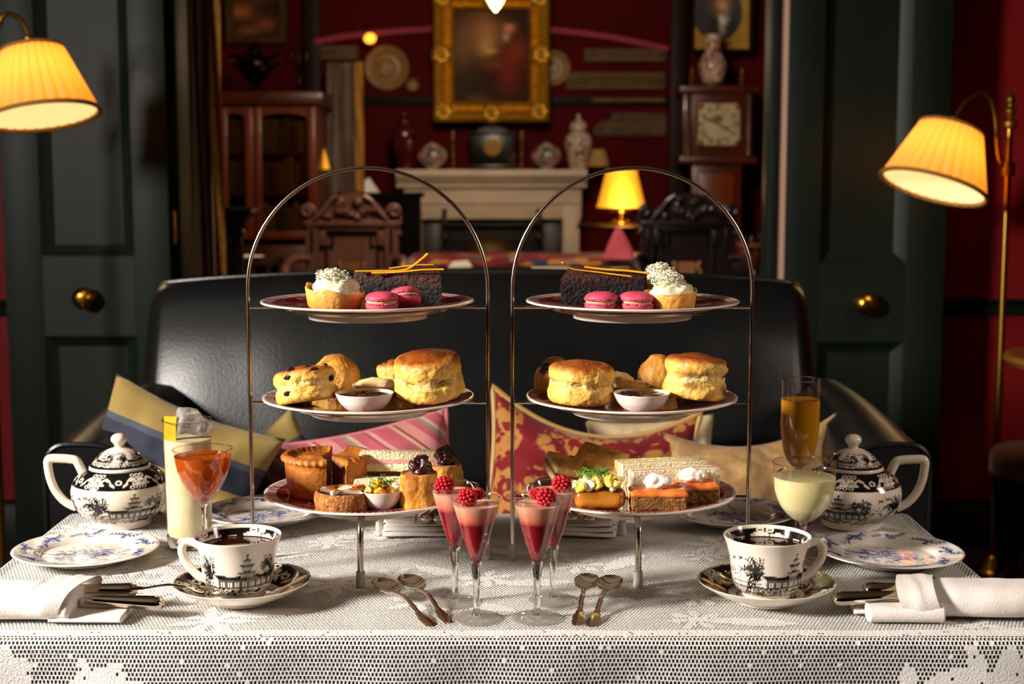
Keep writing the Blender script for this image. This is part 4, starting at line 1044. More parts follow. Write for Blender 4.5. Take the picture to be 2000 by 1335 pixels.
# ------------------------------------------------------------------ pleated floor lamps
def pleat_shade_mat():
    m = mat('pleated_silk', '#e8b860', rough=.8)
    N, L = m.node_tree.nodes, m.node_tree.links
    b_ = N['Principled BSDF']; tr = N.new('ShaderNodeBsdfTranslucent'); tr.inputs[0].default_value = (*lin('#f2b04a'), 1)
    mx = N.new('ShaderNodeMixShader'); mx.inputs[0].default_value = .62
    L.new(b_.outputs[0], mx.inputs[1]); L.new(tr.outputs[0], mx.inputs[2]); L.new(mx.outputs[0], N['Material Output'].inputs[0])
    b_.inputs['Base Color'].default_value = (*lin('#d8b078'), 1)
    return m
PLEAT = pleat_shade_mat()
SHIN = mat('shade_lining', '#ffe9b8', rough=.8, emit='#ffdb90', estr=1.1)
def pleated_lamp(name, label, ctop, cbot, rt, rb, base, pole_top, power, seed):
    """lamp whose shade runs from centre ctop (radius rt) to cbot (rb); pole stands on base"""
    ctop, cbot = Vector(ctop), Vector(cbot)
    o = thing(name, label, 'lamp', (base[0], base[1], 0)); off = Vector((base[0], base[1], 0))
    ax = (ctop-cbot); h = ax.length; q = ax.to_track_quat('Z', 'Y')
    M = Matrix.Translation(cbot-off) @ q.to_matrix().to_4x4()
    npl = 30
    def sh(rr, zz, a): return (1 + .032*(1 if math.sin(a*npl) > 0 else -1)*abs(math.sin(a*npl))**.5)
    b = MB()
    pr = [(rb+(rt-rb)*k/8, h*k/8) for k in range(9)]
    b.lathe(pr, npl*6, M, wob=lambda a, z: sh(0, z, a))
    part('shade', b, PLEAT, o, angle=180)
    part('shade_hem', MB().tube([tuple(M @ Vector((rb*1.015*math.cos(2*PI*k/64), rb*1.015*math.sin(2*PI*k/64), .004))) for k in range(64)], .006, 6, closed=True), mat('hem_braid', '#9a6a28', rough=.8), o)
    part('shade_hem', MB().tube([tuple(M @ Vector((rt*1.01*math.cos(2*PI*k/64), rt*1.01*math.sin(2*PI*k/64), h))) for k in range(64)], .005, 6, closed=True), MATS['hem_braid'], o)
    part('shade_lining', MB().lathe([(rb*.97, .008), (rb*.7, .03), (0, .045)], 48, M), SHIN, o)
    topc = M @ Vector((0, 0, h))
    part('shade_spider', MB().lathe([(0,h-.004),(rt,h-.004),(rt,h),(0,h)], 40, M), MATS['hem_braid'], o)
    part('lampholder', MB().lathe([(0,h-.05),(.014,h-.05),(.016,h+.012),(.02,h+.014),(.02,h+.03),(.008,h+.04),(0,h+.042)], 20, M), BRASS, o)
    # swan neck to the pole
    pt = Vector(pole_top)-off; tp = M @ Vector((0, 0, h+.035)); up = (q @ Vector((0,0,1)))
    mid = (tp+pt)/2
    neck = spline([tp, tp+up*.05+(pt-tp)*.12, tp+up*.075+(pt-tp)*.38, tp*.35+pt*.65+up*.03, pt+Vector((0,0,-.10))+(tp-pt).normalized()*.03, pt+Vector((0,0,-.13))], 7)
    part('swan_neck', MB().tube(neck, .007, 10), BRASS, o)
    zp = pt.z
    part('pole', MB().lathe([(0,.03),(.012,.03),(.012,.6),(.010,.62),(.010,zp),(0,zp)], 18, T((pt.x*0,0,0))), BRASS, o)
    part('finial', MB().lathe(spline([(0,zp-.02),(.016,zp-.018),(.02,zp),(.008,zp+.012),(.018,zp+.03),(.009,zp+.045),(.014,zp+.062),(0,zp+.085)], 4), 18), OLDBRASS, o)
    part('neck_joint', MB().lathe([(0,zp-.15),(.018,zp-.15),(.02,zp-.135),(.018,zp-.11),(0,zp-.11)], 18), OLDBRASS, o)
    part('base', MB().lathe(spline([(0,0),(.15,0),(.15,.018),(.12,.03),(.05,.045),(.03,.07),(.014,.09),(0,.09)], 4), 40), BRASS, o)
    l = bpy.data.lights.new(name+'_bulb', 'POINT'); l.energy = power; l.color = (1, .70, .34); l.shadow_soft_size = .03
    lo = link(name+'_bulb', l, o, tuple(M @ Vector((0, 0, h*.55))))
    l = bpy.data.lights.new(name+'_down', 'SPOT'); l.energy = power*2.5; l.color = (1, .72, .38); l.spot_size = 2.3; l.spot_blend = .5; l.shadow_soft_size = .08
    lo = link(name+'_down', l, o, tuple(M @ Vector((0, 0, -.01)))); lo.rotation_euler = (M.to_3x3() @ Vector((0,0,-1))).to_track_quat('-Z', 'Y').to_euler()
    return o
YLL, YLR = 3.75, 3.95
sL, sR = YLL/F_PX, YLR/F_PX
pleated_lamp('floor_lamp', 'brass floor lamp with pleated cream shade at the left edge', at(62, 98, YLL), at(84, 230, YLL-.03), 58*sL, 106*sL,
             (at(-45, 340, YLL).x, YLL+.06), (at(-45, 340, YLL).x, YLL+.06, at(-45, 95, YLL).z), 1.1, 1)
bp_ = (at(1958, 600, YLR+.05).x, YLR+.05)
pleated_lamp('floor_lamp', 'brass floor lamp with tilted pleated yellow shade at the right edge', at(1858, 252, YLR), at(1822, 368, YLR-.03), 60*sR, 101*sR,
             bp_, (bp_[0], bp_[1], at(1965, 238, YLR+.05).z), 1.1, 2)

# ------------------------------------------------------------------ stool and table edge on the far right
YST = 3.75
g = at(2010, 885, YST)
o = thing('upholstered_stool', 'dark wooden stool with faded red seat at the right edge', 'stool', (g.x, YST, 0))
zt = at(1990, 866, YST).z
part('seat_pad', MB().lathe(spline([(0,zt-.09),(.09,zt-.09),(.10,zt-.06),(.095,zt-.02),(.06,zt-.002),(0,zt)], 4), 36), mat('faded_red_velvet', '#5a2420', rough=.9, var='#6a2e28', vscale=20, sheen=.4), o)
part('seat_rail', MB().lathe([(0,zt-.16),(.085,zt-.16),(.092,zt-.09),(0,zt-.09)], 36), EBON, o)
for k in range(4):
    a = PI/4+k*PI/2
    part('leg', MB().lathe(spline([(0,0),(.014,0),(.02,.08),(.012,.12),(.022,.3),(.014,.45),(.022,zt-.16),(0,zt-.15)], 4), 16), EBON, o, loc=(.066*math.cos(a), .066*math.sin(a), 0))
g = at(1968, 698, 3.3)
o = thing('pedestal_table', 'small round wooden table at the right edge beside the lamp pole', 'table', (g.x+.22, 3.3, 0))
part('top', MB().lathe([(0,g.z-.02),(.21,g.z-.02),(.22,g.z-.008),(.215,g.z+.004),(0,g.z+.004)], 48), mat('polished_walnut', '#6a4418', rough=.3, var='#7d5220', vscale=10, coat=.3), o)
part('column', MB().lathe(spline([(0,.03),(.05,.04),(.025,.2),(.04,.4),(.025,.6),(.05,g.z-.02),(0,g.z-.02)], 4), 20), DARKWOOD, o)
part('foot', MB().lathe([(0,0),(.16,0),(.15,.03),(.05,.04),(0,.04)], 32), DARKWOOD, o)

# ------------------------------------------------------------------ table and lace cloth
TX0, TX1, TY0, TY1 = -.626, .560, 1.4455, 1.988
tcx, tcy = (TX0+TX1)/2, (TY0+TY1)/2; TW, TD = TX1-TX0, TY1-TY0
tb = thing('tea_table', 'pale topped rectangular table under the lace cloth', 'table', (tcx, tcy, 0))
part('top', MB().box((TW-.012, TD-.012, .005), (0,0,TZ-.0065), .001), mat('pale_underlay', '#a0a69b', rough=.8, var='#aab0a5', vscale=10), tb)
part('apron', MB().box((TW-.016, TD-.016, .10), (0,0,TZ-.0595), .004), mat('dark_apron', '#120c12', rough=.6), tb)
for s1 in (-1,1):
    for s2 in (-1,1): part('leg', MB().lathe(spline([(0,0),(.02,0),(.026,.2),(.03,.5),(.03,TZ-.06),(0,TZ-.06)], 4), 18), DARKWOOD, tb, loc=(s1*(TW/2-.07), s2*(TD/2-.07), 0))

def lace():
    p, q = .0041, .0047                                  # mesh pitch along and across
    drop, R = .20, .010
    U0, U1, V0, V1 = TX0-drop, TX1+drop, TY0-drop, TY1+drop
    ni, nj = int((U1-U0)/p), int((V1-V0)/q)
    I, J = np.meshgrid(np.arange(ni), np.arange(nj)); I = I.ravel(); J = J.ravel()
    rng = np.random.default_rng(3)
    cu = U0 + (I + .5 + .5*(J % 2))*p; cv = V0 + (J+.5)*q
    keep = ~(((cu < TX0) | (cu > TX1)) & ((cv < TY0) | (cv > TY1)))
    I, J, cu, cv = I[keep], J[keep], cu[keep], cv[keep]
    # where the lace is closed: borders, leaves and flowers
    solid = np.zeros(len(cu), bool)
    def leaf(x, y, a, l, w_):
        c, s = math.cos(a), math.sin(a); u = (cu-x)*c+(cv-y)*s; v = -(cu-x)*s+(cv-y)*c
        return (abs(u) < l) & (abs(v) < w_*(1-(u/l)**2))
    def flower(x, y, r, n=7, a0=0.0):
        m = np.hypot(cu-x, cv-y) < r*.28
        for k in range(n):
            a = a0+2*PI*k/n; m |= leaf(x+r*.62*math.cos(a), y+r*.62*math.sin(a), a, r*.42, r*.17)
        return m
    rr = random.Random(12)
    for k in range(46):                                  # on the table top
        x, y = rr.uniform(TX0, TX1), rr.uniform(TY0+.03, TY1)
        solid |= flower(x, y, rr.uniform(.03, .05), 7, rr.random()*3)
        solid |= leaf(x+.06, y+rr.uniform(-.03,.03), rr.uniform(-1,1), .05, .014)
    fine = solid.copy(); solid[:] = False                # worked motifs on the top stay slightly open
    solid |= (cv > TY0+.004) & (cv < TY0+.020)           # closed band along the front
    fx = [(-.55,-.055),(-.44,-.075),(-.66,-.09),(.50,-.055),(.42,-.08),(.60,-.08)]
    for k, (x, d) in enumerate(fx):                      # corner sprays on the front drop
        solid |= flower(x, TY0+d, .05, 6, k*.7)
        for j in range(5): solid |= leaf(x+rr.uniform(-.05,.05), TY0+d+rr.uniform(-.035,.035), rr.uniform(-1.2,1.2), .04, .012)
    hole = (rng.random(len(cu)) > .012) | ((cv > TY0) & (cv < TY1) & (cu > TX0) & (cu < TX1))
    solid = solid & (rng.random(len(cu)) > .05) | ~hole
    def pos(u, v):
        x, y, z = u.copy(), v.copy(), np.full_like(u, TZ-.0012)
        def fold(c, lim, sgn):
            d = np.maximum(0, sgn*(c-lim)); a = np.minimum(d/R, PI/2)
            out = lim + sgn*R*np.sin(a); dz = -R*(1-np.cos(a)) - np.maximum(0, d-R*PI/2)
            return np.where(d > 0, out, c), np.where(d > 0, dz, 0), d
        y, dz, d = fold(v, TY0, -1); z = z+dz; y = y - .006*np.clip(d/.1, 0, 1)*np.sin(u*31+1.2*np.sin(u*9)) - .03*d
        y, dz, d = fold(y, TY1, 1); z = z+dz
        x, dz, d = fold(u, TX0, -1); z = z+dz; x = x - .006*np.clip(d/.1, 0, 1)*np.sin(v*33)
        x2, dz, d = fold(x, TX1, 1); z = z+dz
        flat = (z > TZ-.0013)
        z = z + np.where(flat, .0004*np.sin(u*37+v*11)*np.sin(v*29-u*7), 0)
        return np.stack([x2, y, z], 1)
    V, Fc = [], []; base = 0
    def emit(u, v):
        nonlocal base
        V.append(pos(u.ravel(), v.ravel())); base += u.size
        return base-u.size
    s_ = solid
    if s_.any():                                          # closed cells
        u = np.stack([cu[s_]-p/2, cu[s_]+p/2, cu[s_]+p/2, cu[s_]-p/2], 1); v = np.stack([cv[s_]-q/2, cv[s_]-q/2, cv[s_]+q/2, cv[s_]+q/2], 1)
        o0 = emit(u, v); n = len(u); Fc.append(o0+np.arange(4*n).reshape(n, 4))
    h_ = ~solid; a, b_ = cu[h_], cv[h_]; n = len(a)
    hw = p*(.27+.05*rng.random(n)); hh = q*(.36+.04*rng.random(n)); sk = p*.10*(rng.random(n)-.3); fm = np.where(fine[h_], .5, 1.0); hw = hw*fm; hh = hh*fm
    u = np.stack([a-p/2, a+p/2, a+p/2, a-p/2, a-hw-sk, a+hw-sk, a+hw+sk, a-hw+sk], 1)
    v = np.stack([b_-q/2, b_-q/2, b_+q/2, b_+q/2, b_-hh, b_-hh, b_+hh, b_+hh], 1)
    o0 = emit(u, v); k = o0+8*np.arange(n)
    for qd in ((0,1,5,4),(1,2,6,5),(2,3,7,6),(3,0,4,7)): Fc.append(np.stack([k+i for i in qd], 1))
    V = np.concatenate(V); Fc = np.concatenate(Fc)
    me = bpy.data.meshes.new('tablecloth')
    me.vertices.add(len(V)); me.vertices.foreach_set('co', V.ravel().astype(np.float32))
    me.loops.add(Fc.size); me.loops.foreach_set('vertex_index', Fc.ravel().astype(np.int32))
    me.polygons.add(len(Fc)); me.polygons.foreach_set('loop_start', (np.arange(len(Fc))*4).astype(np.int32))
    me.polygons.foreach_set('loop_total', np.full(len(Fc), 4, np.int32))
    me.update(calc_edges=True); me.validate()
    me.materials.append(mat('white_lace', '#dcd8d4', rough=.75, var='#e6e2de', vscale=30, bump=.35, bscale=500, stretch=(1,.3,1)))
    return me
lc = link('tablecloth', lace())
lc['label'] = 'white machine lace cloth with open mesh hanging over the table front'; lc['category'] = 'tablecloth'

# ------------------------------------------------------------------ china
GLAZE = mat('printed_glaze', '', rough=.12, attr=True, coat=.4)
CREAM = mat('cream_glaze', '#e2d4c2', rough=.12, coat=.4)
WHITEC = mat('white_china', '#ddd5cb', rough=.14, coat=.3)
cr, ink = np.array(lin('#e6d9c8')), np.array(lin('#14120f'))

def frond(cv, x, y, a, l, n, w_, ls):
    """stalk with leaves on both sides"""
    pts = []
    for k in range(n+1):
        t = k/n; aa = a+.5*t; pts.append((x+l*t*math.cos(aa), y+l*t*math.sin(aa)))
    cv.line(pts, w_)
    for k in range(1, n+1):
        for s in (-1, 1):
            aa = a+.5*k/n+s*.75
            cv.ell(pts[k][0]+ls*.8*math.cos(aa), pts[k][1]+ls*.8*math.sin(aa), ls, ls*.30, aa)
def pagoda(cv, x, y, s):
    """y grows upwards; s = unit"""
    for k, (w_, z) in enumerate(((5.2, 0), (3.6, 3.6), (2.2, 6.6))):
        cv.rect(x-w_*.72*s, y+z*s, x+w_*.72*s, y+(z+2.2)*s, .75)
        n = 5-k
        for j in range(n):
            xx = x-w_*.6*s+(j+.5)*1.2*w_*s/n; cv.rect(xx-.28*s, y+(z+.3)*s, xx+.28*s, y+(z+1.8)*s, 0)
        cv.poly([(x-w_*1.15*s, y+(z+3.3)*s), (x-w_*.8*s, y+(z+2.1)*s), (x+w_*.8*s, y+(z+2.1)*s), (x+w_*1.15*s, y+(z+3.3)*s), (x+w_*.5*s, y+(z+3.2)*s), (x, y+(z+4.0)*s), (x-w_*.5*s, y+(z+3.2)*s)], 1)
    cv.line([(x, y+10*s), (x, y+12*s)], .5*s); cv.ell(x, y+12*s, .7*s, .7*s)
def china_scene(cv, x0, W, y0, H, seed):
    rr = random.Random(seed)
    X = lambda a: x0+a*W; Y = lambda b: y0+b*H
    u = H/100
    for k in range(16):                                        # water and ground
        yy = Y(.01+.02*k); xa = rr.uniform(0, .6)
        cv.line([(X(xa), yy), (X(xa+rr.uniform(.15,.5)), yy+rr.uniform(-1,1)*u)], 1.1*u, .9)
    for k in range(110): cv.ell(X(rr.uniform(.25,1.02)), Y(rr.uniform(.02,.30)), rr.uniform(1.5,5)*u, rr.uniform(1,2.6)*u, rr.uniform(-.4,.4), rr.choice((1,1,1,.6,0)))
    cv.rect(X(.40), Y(.20), X(.98), Y(.40), .9)                # long house
    for k in range(8): cv.rect(X(.425+.07*k), Y(.23), X(.465+.07*k), Y(.35), .0); cv.rect(X(.44+.07*k), Y(.23), X(.447+.07*k), Y(.35), 1)
    cv.poly([(X(.34), Y(.52)), (X(.40), Y(.40)), (X(.98), Y(.40)), (X(1.03), Y(.51)), (X(.85), Y(.47)), (X(.7), Y(.50)), (X(.52), Y(.47))], 1)
    pagoda(cv, X(.68), Y(.44), 4.2*u)
    for k in range(12):                                        # willow tree
        frond(cv, X(.24+.012*k), Y(.42+.02*(k % 5)), .0+k*.30, (30+6*(k % 3))*u, 7, 1.3*u, 4.6*u)
    cv.line(spline([(X(.16), Y(.05)), (X(.22), Y(.2)), (X(.24), Y(.4)), (X(.30), Y(.62))], 4), 3.6*u)
    cv.line(spline([(X(.24), Y(.4)), (X(.18), Y(.55)), (X(.12), Y(.62))], 4), 2.4*u)
    for k in range(7): frond(cv, X(.93), Y(.42+.05*k), .6+k*.45, 24*u, 6, 1.2*u, 4.2*u)
    for k in range(70): cv.ell(X(rr.uniform(.84,1.02)), Y(rr.uniform(.38,.86)), rr.uniform(1.2,3.6)*u, rr.uniform(1,2.4)*u, rr.uniform(0,3), rr.choice((1,1,.7)))
    for (bx_, by_, s) in ((.06,.80,1),(.15,.84,-1)):           # two birds
        c_, q_ = X(bx_), Y(by_)
        cv.poly([(c_-9*u, q_+9*u), (c_-1*u, q_+1*u), (c_+9*u, q_+7*u), (c_+4*u, q_+1*u), (c_+7*u, q_-6*u), (c_+0*u, q_-2*u), (c_-6*u, q_-9*u), (c_-4*u, q_)])
    for k in range(18):                                        # fence
        a = -.02+.03*k; cv.line([(X(a), Y(.04)), (X(a+.03), Y(.2))], 1.3*u); cv.line([(X(a+.03), Y(.04)), (X(a), Y(.2))], 1.3*u)
    cv.line([(X(-.02), Y(.21)), (X(.52), Y(.21))], 1.6*u)
    for k in range(60): cv.ell(X(rr.uniform(-.02,1.02)), Y(rr.uniform(.0,.13)), rr.uniform(3,9)*u, rr.uniform(1,2.4)*u, rr.uniform(-.2,.2), rr.choice((1,1,.8)))
    for k in range(20): cv.ell(X(rr.uniform(-.02,.14)), Y(rr.uniform(.24,.6)), rr.uniform(1.5,4)*u, rr.uniform(1,2.2)*u, rr.uniform(0,3), rr.choice((1,.8)))
def band(cv, y0, y1, per):
    """dark border with honeycomb and scroll medallions"""
    cv.rect(0, y0, cv.w, y1, 1)
    W = cv.w/per
    for k in range(per):
        x0 = k*W
        r = (y1-y0)/9
        for i in range(int(W*.45/(2.4*r))):
            for j in range(4):
                cv.ring(x0+i*2.4*r+(j % 2)*1.2*r, y0+(j+.8)*2.1*r, r*.8, r*.5, 0)
        xc = x0+W*.72; h = y1-y0
        cv.ell(xc, (y0+y1)/2, h*.16, h*.16, 0, 0); cv.ell(xc, (y0+y1)/2, h*.08, h*.08)
        for s in (-1, 1):
            for t in range(4):
                cv.ell(xc+s*h*(.3+.25*t), y0+h*(.35+.3*(t % 2)), h*.17, h*.07, s*(.8-.4*t), 0)
            cv.line(spline([(xc+s*h*.2, y0+h*.2), (xc+s*h*.6, y0+h*.75), (xc+s*h*1.1, y0+h*.3), (xc+s*h*1.4, y0+h*.7)], 6), h*.06, 0)
    cv.rect(0, y1-2, cv.w, y1, 1); cv.rect(0, y0, cv.w, y0+2, 1)
def printed_lathe(prof, seg, fn, M=None):
    """lathe whose vertices get ink from fn(u, i, r, z) -> array over the ring"""
    b = MB(); b.lathe(prof, seg, M); cols = []
    u = np.arange(seg)/seg
    for i, (r, z) in enumerate(prof):
        uu = u if abs(r) > 1e-7 else np.array([0.0])
        k = np.clip(fn(uu, i, r, z), 0, 1)[:, None]
        cols.append(cr*(1-k)+ink*k)
    return b, np.concatenate(cols)

# --- teapots
cvt = Canvas(1500, 260)
for k in range(3): china_scene(cvt, k*500+10, 470, 4, 246, 20+k)
cvb = Canvas(1500, 120); band(cvb, 0, 120, 6)
cvl = Canvas(1200, 160)
for k in range(4): china_scene(cvl, k*300, 290, 2, 150, 40+k)
cvl.rect(0, 0, 1200, 14, 1)
S_TP = .98
tp_prof = [(0,0),(.036,0),(.040,.002),(.041,.006),(.045,.011),(.056,.020),(.0635,.032),(.0665,.044),(.0655,.055),(.0605,.066),(.053,.0735),(.046,.078),(.0425,.0795)]
dense = []
sp_tp = spline(tp_prof, 9)
def tp_ink(u, i, r, z):
    if z < .009 or r < .030: return np.zeros_like(u)
    if z < .0575: return cvt.get(u+.05, np.full_like(u, (z-.010)/.048))
    if z < .060: return np.zeros_like(u)
    return cvb.get(u, np.full_like(u, (z-.060)/.0185))
tpb, tpc = printed_lathe(sp_tp + [(.040,.0785),(.039,.074),(0,.073)], 420, tp_ink)
ld = spline([(.0415,.0795),(.0410,.0825),(.0385,.085),(.033,.092),(.024,.1005),(.014,.1055),(.008,.107)], 8)
def ld_ink(u, i, r, z):
    if z < .0835: return np.zeros_like(u)
    return cvl.get(u, np.full_like(u, (z-.084)/.023))
ldb, ldc = printed_lathe([(0,.0785),(.038,.0785)]+ld+[(0,.107)], 300, ld_ink)
def teapot(label, loc, rz):
    o = thing('teapot', label, 'teapot', loc, rz, 'willow patterned teapots'); o['group'] = 'black printed teapots'
    return o
def teapot_parts(o):
    part('body', tpb, GLAZE, o, colors=tpc, angle=60, fix=False)
    lid = part('lid', ldb, GLAZE, o, colors=ldc, angle=60, fix=False)
    part('knob', MB().lathe(spline([(0,.105),(.009,.1055),(.0065,.109),(.0075,.112),(.011,.117),(.0105,.122),(.006,.126),(0,.127)], 5), 28), CREAM, lid)
    part('handle', MB().tube(spline([(-.050,0,.068),(-.056,0,.082),(-.060,0,.0885),(-.067,0,.0905),(-.080,0,.0915),(-.094,0,.0915),(-.0985,0,.0885),(-.099,0,.080),(-.096,0,.062),(-.089,0,.045),(-.077,0,.031),(-.062,0,.023)], 6),
         [.0058]*40+[.0055]*27, 12, flat=1.1), CREAM, o)
    sp_ = spline([(.055,0,.030),(.070,0,.034),(.082,0,.046),(.090,0,.062),(.100,0,.076)], 6)
    part('spout', MB().tube(sp_, [.015-.009*k/(len(sp_)-1) for k in range(len(sp_))], 16, cap=False), CREAM, o, label='plain cream spout')
tA = thing('teapot', 'black and white transfer printed teapot with its handle to the left', 'teapot', on(238, 1022)+Vector((0,0,0)), .0, 'black printed teapots')
teapot_parts(tA)
dup(tA, on(1662, 1024), PI, 'black and white transfer printed teapot with its handle to the right')

# --- cups and saucers
cvc = Canvas(1200, 260)
for k in range(2): china_scene(cvc, k*600+20, 560, 6, 235, 60+k)
cvi = Canvas(900, 130); band(cvi, 0, 130, 4)
cup_out = spline([(.0235,0),(.0265,.001),(.0275,.004),(.0285,.006),(.0345,.011),(.0385,.019),(.0405,.030),(.0420,.044),(.0450,.058),(.0485,.068)], 8)
cup_in = spline([(.0485,.068),(.0490,.0695),(.0480,.0695),(.0440,.058),(.0405,.044),(.0375,.026),(.030,.012),(0,.009)], 8)
def cup_ink_f(n_out):
    def f(u, i, r, z):
        if i < n_out:
            if z < .007 or z > .0645: return np.zeros_like(u)
            return cvc.get(u, np.full_like(u, (z-.007)/.0575))
        if z > .0672 or z < .044: return np.zeros_like(u)
        return cvi.get(-u, np.full_like(u, (z-.044)/.0232))
    return f
cpb, cpc = printed_lathe([(0,.003),(.021,.003)]+cup_out+cup_in, 360, cup_ink_f(len(cup_out)+2))
cvs = Canvas(1200, 200); band(cvs, 70, 200, 6)
for k in range(4): china_scene(cvs, k*300, 300, 0, 62, 80+k)
sa = spline([(0,.005),(.022,.005),(.026,.0055),(.034,.007),(.046,.0105),(.058,.016),(.070,.0215),(.0755,.0238)], 9)
def sc_ink(u, i, r, z):
    if i >= len(sa): return np.zeros_like(u)
    if r < .026: return np.zeros_like(u)
    if r > .0738: return np.where((u*150) % 1 < .6, .9, .15)
    return cvs.get(u, np.full_like(u, (r-.026)/.048))
scb, scc = printed_lathe(sa+spline([(.0765,.0245),(.0762,.0228),(.060,.0125),(.045,.006),(.036,.004),(.034,.0),(.030,.0),(.029,.003),(0,.003)], 5), 320, sc_ink)
TEA = mat('black_tea', '#2a0d04', rough=.05, spec=.6, var='#361206', vscale=30)
def cup_parts(o, hs):
    part('bowl', cpb, GLAZE, o, colors=cpc, angle=60, fix=False)
    part('handle', MB().tube(spline([(hs*.0435,0,.056),(hs*.053,0,.0605),(hs*.0615,0,.060),(hs*.0655,0,.052),(hs*.063,0,.040),(hs*.054,0,.028),(hs*.046,0,.021),(hs*.0385,0,.018)], 6), .0037, 10, flat=1.3), CREAM, o)
    part('thumb_spur', MB().tube(spline([(hs*.0615,0,.0605),(hs*.066,0,.062),(hs*.0675,0,.059)], 4), .003, 8), CREAM, o)
    part('tea', MB().lathe([(0,.0570),(.0435,.0570),(.0440,.0578)], 48), TEA, o, label='dark black tea')
sL_, sR_ = on(474, 1171), on(1496, 1172)
for nm, pos, hs, lab, lab2 in ((0, sL_, -1, 'black printed teacup of tea at the left with its handle to the left', 'black printed saucer under the left teacup'),
                               (1, sR_, 1, 'black printed teacup of tea at the right with its handle to the right', 'black printed saucer under the right teacup')):
    s = single('saucer', scb.mesh('saucer', GLAZE, scc, 60, False) if nm == 0 else bpy.data.objects['saucer'].data, GLAZE, lab2, 'saucer', pos, .3*nm, 'black printed saucers')
    o = thing('teacup', lab, 'cup', pos+Vector((-.004 if nm == 0 else 0, 0, .0056)), (0, 0, (.12 if hs > 0 else -.1)), 'black printed teacups')
    cup_parts(o, hs)

# --- blue and white side plates
cvp = Canvas(700, 700); rr = random.Random(5)
for k in range(190): cvp.ell(350+rr.gauss(0,100), 345+rr.gauss(0,66), rr.uniform(5,20), rr.uniform(3,8), rr.uniform(-.6,.6), rr.choice((.5,.8,1)))
for k in range(8): frond(cvp, 270+rr.uniform(-60,60), 340, rr.uniform(.3,2.8), 90, 6, 3, 10)
for k in range(10): cvp.line([(390+8*k, 300), (400+8*k, 370)], 3.5)
pagoda(cvp, 330, 360, 7)
for k in range(9):
    a = 2*PI*k/9+.2; R_ = 285
    x, y = 350+R_*math.cos(a), 350+R_*math.sin(a)
    for j in range(9): cvp.ell(x+rr.gauss(0,20), y+rr.gauss(0,17), rr.uniform(9,20), rr.uniform(6,11), rr.uniform(0,3), rr.choice((.7,1)))
    frond(cvp, x, y, a+rr.uniform(1.2,1.9), 80, 5, 5, 14); frond(cvp, x, y, a-rr.uniform(1.2,1.9), 70, 4, 5, 14)
pr_ = .0885
bp = spline([(0,.0055),(.030,.0055),(.052,.006),(.058,.0085),(.064,.0115),(.076,.0135),(.0865,.0155)], 10)
bp_b = spline([(.0885,.0155),(.088,.0135),(.062,.007),(.052,.003),(.050,0),(.046,0),(.045,.003),(0,.003)], 5)
b = MB().lathe(bp+bp_b, 240); cols = []
blue, wht = np.array(lin('#20418f')), np.array(lin('#e4dccf'))
for i, (r, z) in enumerate(bp+bp_b):
    u = np.arange(240)/240 if abs(r) > 1e-7 else np.array([0.0])
    k = cvp.get(.5+.5*r/pr_*np.cos(2*PI*u)*.985, .5+.5*r/pr_*np.sin(2*PI*u)*.985) if i < len(bp) else np.zeros_like(u)
    k = k[:, None]; cols.append(wht*(1-k)+blue*k)
plate_me = b.mesh('side_plate', GLAZE, np.concatenate(cols), 60, False)
for (x, y, lab, rz) in ((169, 1090, 'blue and white plate at the left edge of the table', 0.2), (1737, 1094, 'blue and white plate at the right edge of the table', -.3),
                    (520, 1014, 'blue and white plate behind the left cake stand', .9), (1427, 1016, 'blue and white plate behind the right cake stand', 2.2)):
    single('side_plate', plate_me, GLAZE, lab, 'plate', on(x, y), rz, 'blue and white side plates')

# ------------------------------------------------------------------ cake stands
STEEL = mat('brushed_steel', '#b9aa98', rough=.22, metal=1)
RUBBER = mat('clear_rubber', '#bfb8ac', rough=.4, trans=.3)
SY = 1.745; HALF = .1475
SZ = [.0795, .1985, .3170]                                # tier heights above the cloth
def cake_stand(label, X):
    o = thing('cake_stand', label, 'cake stand', (X, SY, TZ), 0, 'three tier wire cake stands')
    zc = .4875-HALF
    pts = [(-HALF,0,.012)] + [(-HALF,0,zc*k/8+.012*(1-k/8)) for k in range(1,8)] + [(-HALF*math.cos(PI*k/40), 0, zc+HALF*math.sin(PI*k/40)) for k in range(41)] + [(HALF,0,zc*k/8+.012*(1-k/8)) for k in range(7,0,-1)] + [(HALF,0,.012)]
    arch = part('arch', MB().tube(pts, .0026, 10), STEEL, o)
    for s in (-1, 1): part('rubber_foot', MB().lathe([(0,0),(.0052,0),(.0046,.018),(0,.018)], 16), RUBBER, arch, loc=(s*HALF, 0, 0))
    for z in SZ:
        part('tier_ring', MB().tube([(.098*math.cos(2*PI*k/64), .098*math.sin(2*PI*k/64), z) for k in range(64)], .0025, 8, closed=True), STEEL, o)
        for s in (-1, 1): part('crossbar', MB().tube([(s*.098,0,z), (s*HALF,0,z)], .0021, 8), STEEL, o)
    for s in (-1, 1):
        l = part('leg', MB().tube(spline([(0, s*.098, SZ[0]-.002), (0, s*.112, SZ[0]-.006), (0, s*.120, SZ[0]-.018), (0, s*.121, .03), (0, s*.121, .012)], 5), .0038, 10), STEEL, o)
        part('rubber_foot', MB().lathe([(0,0),(.0060,0),(.0052,.018),(0,.018)], 16), RUBBER, l, loc=(0, s*.121, 0))
    return o
XA, XB = -.1775, .1480
stA = cake_stand('three tier wire cake stand on the left', XA)
dup(stA, (XB, SY, TZ), 0, 'three tier wire cake stand on the right')

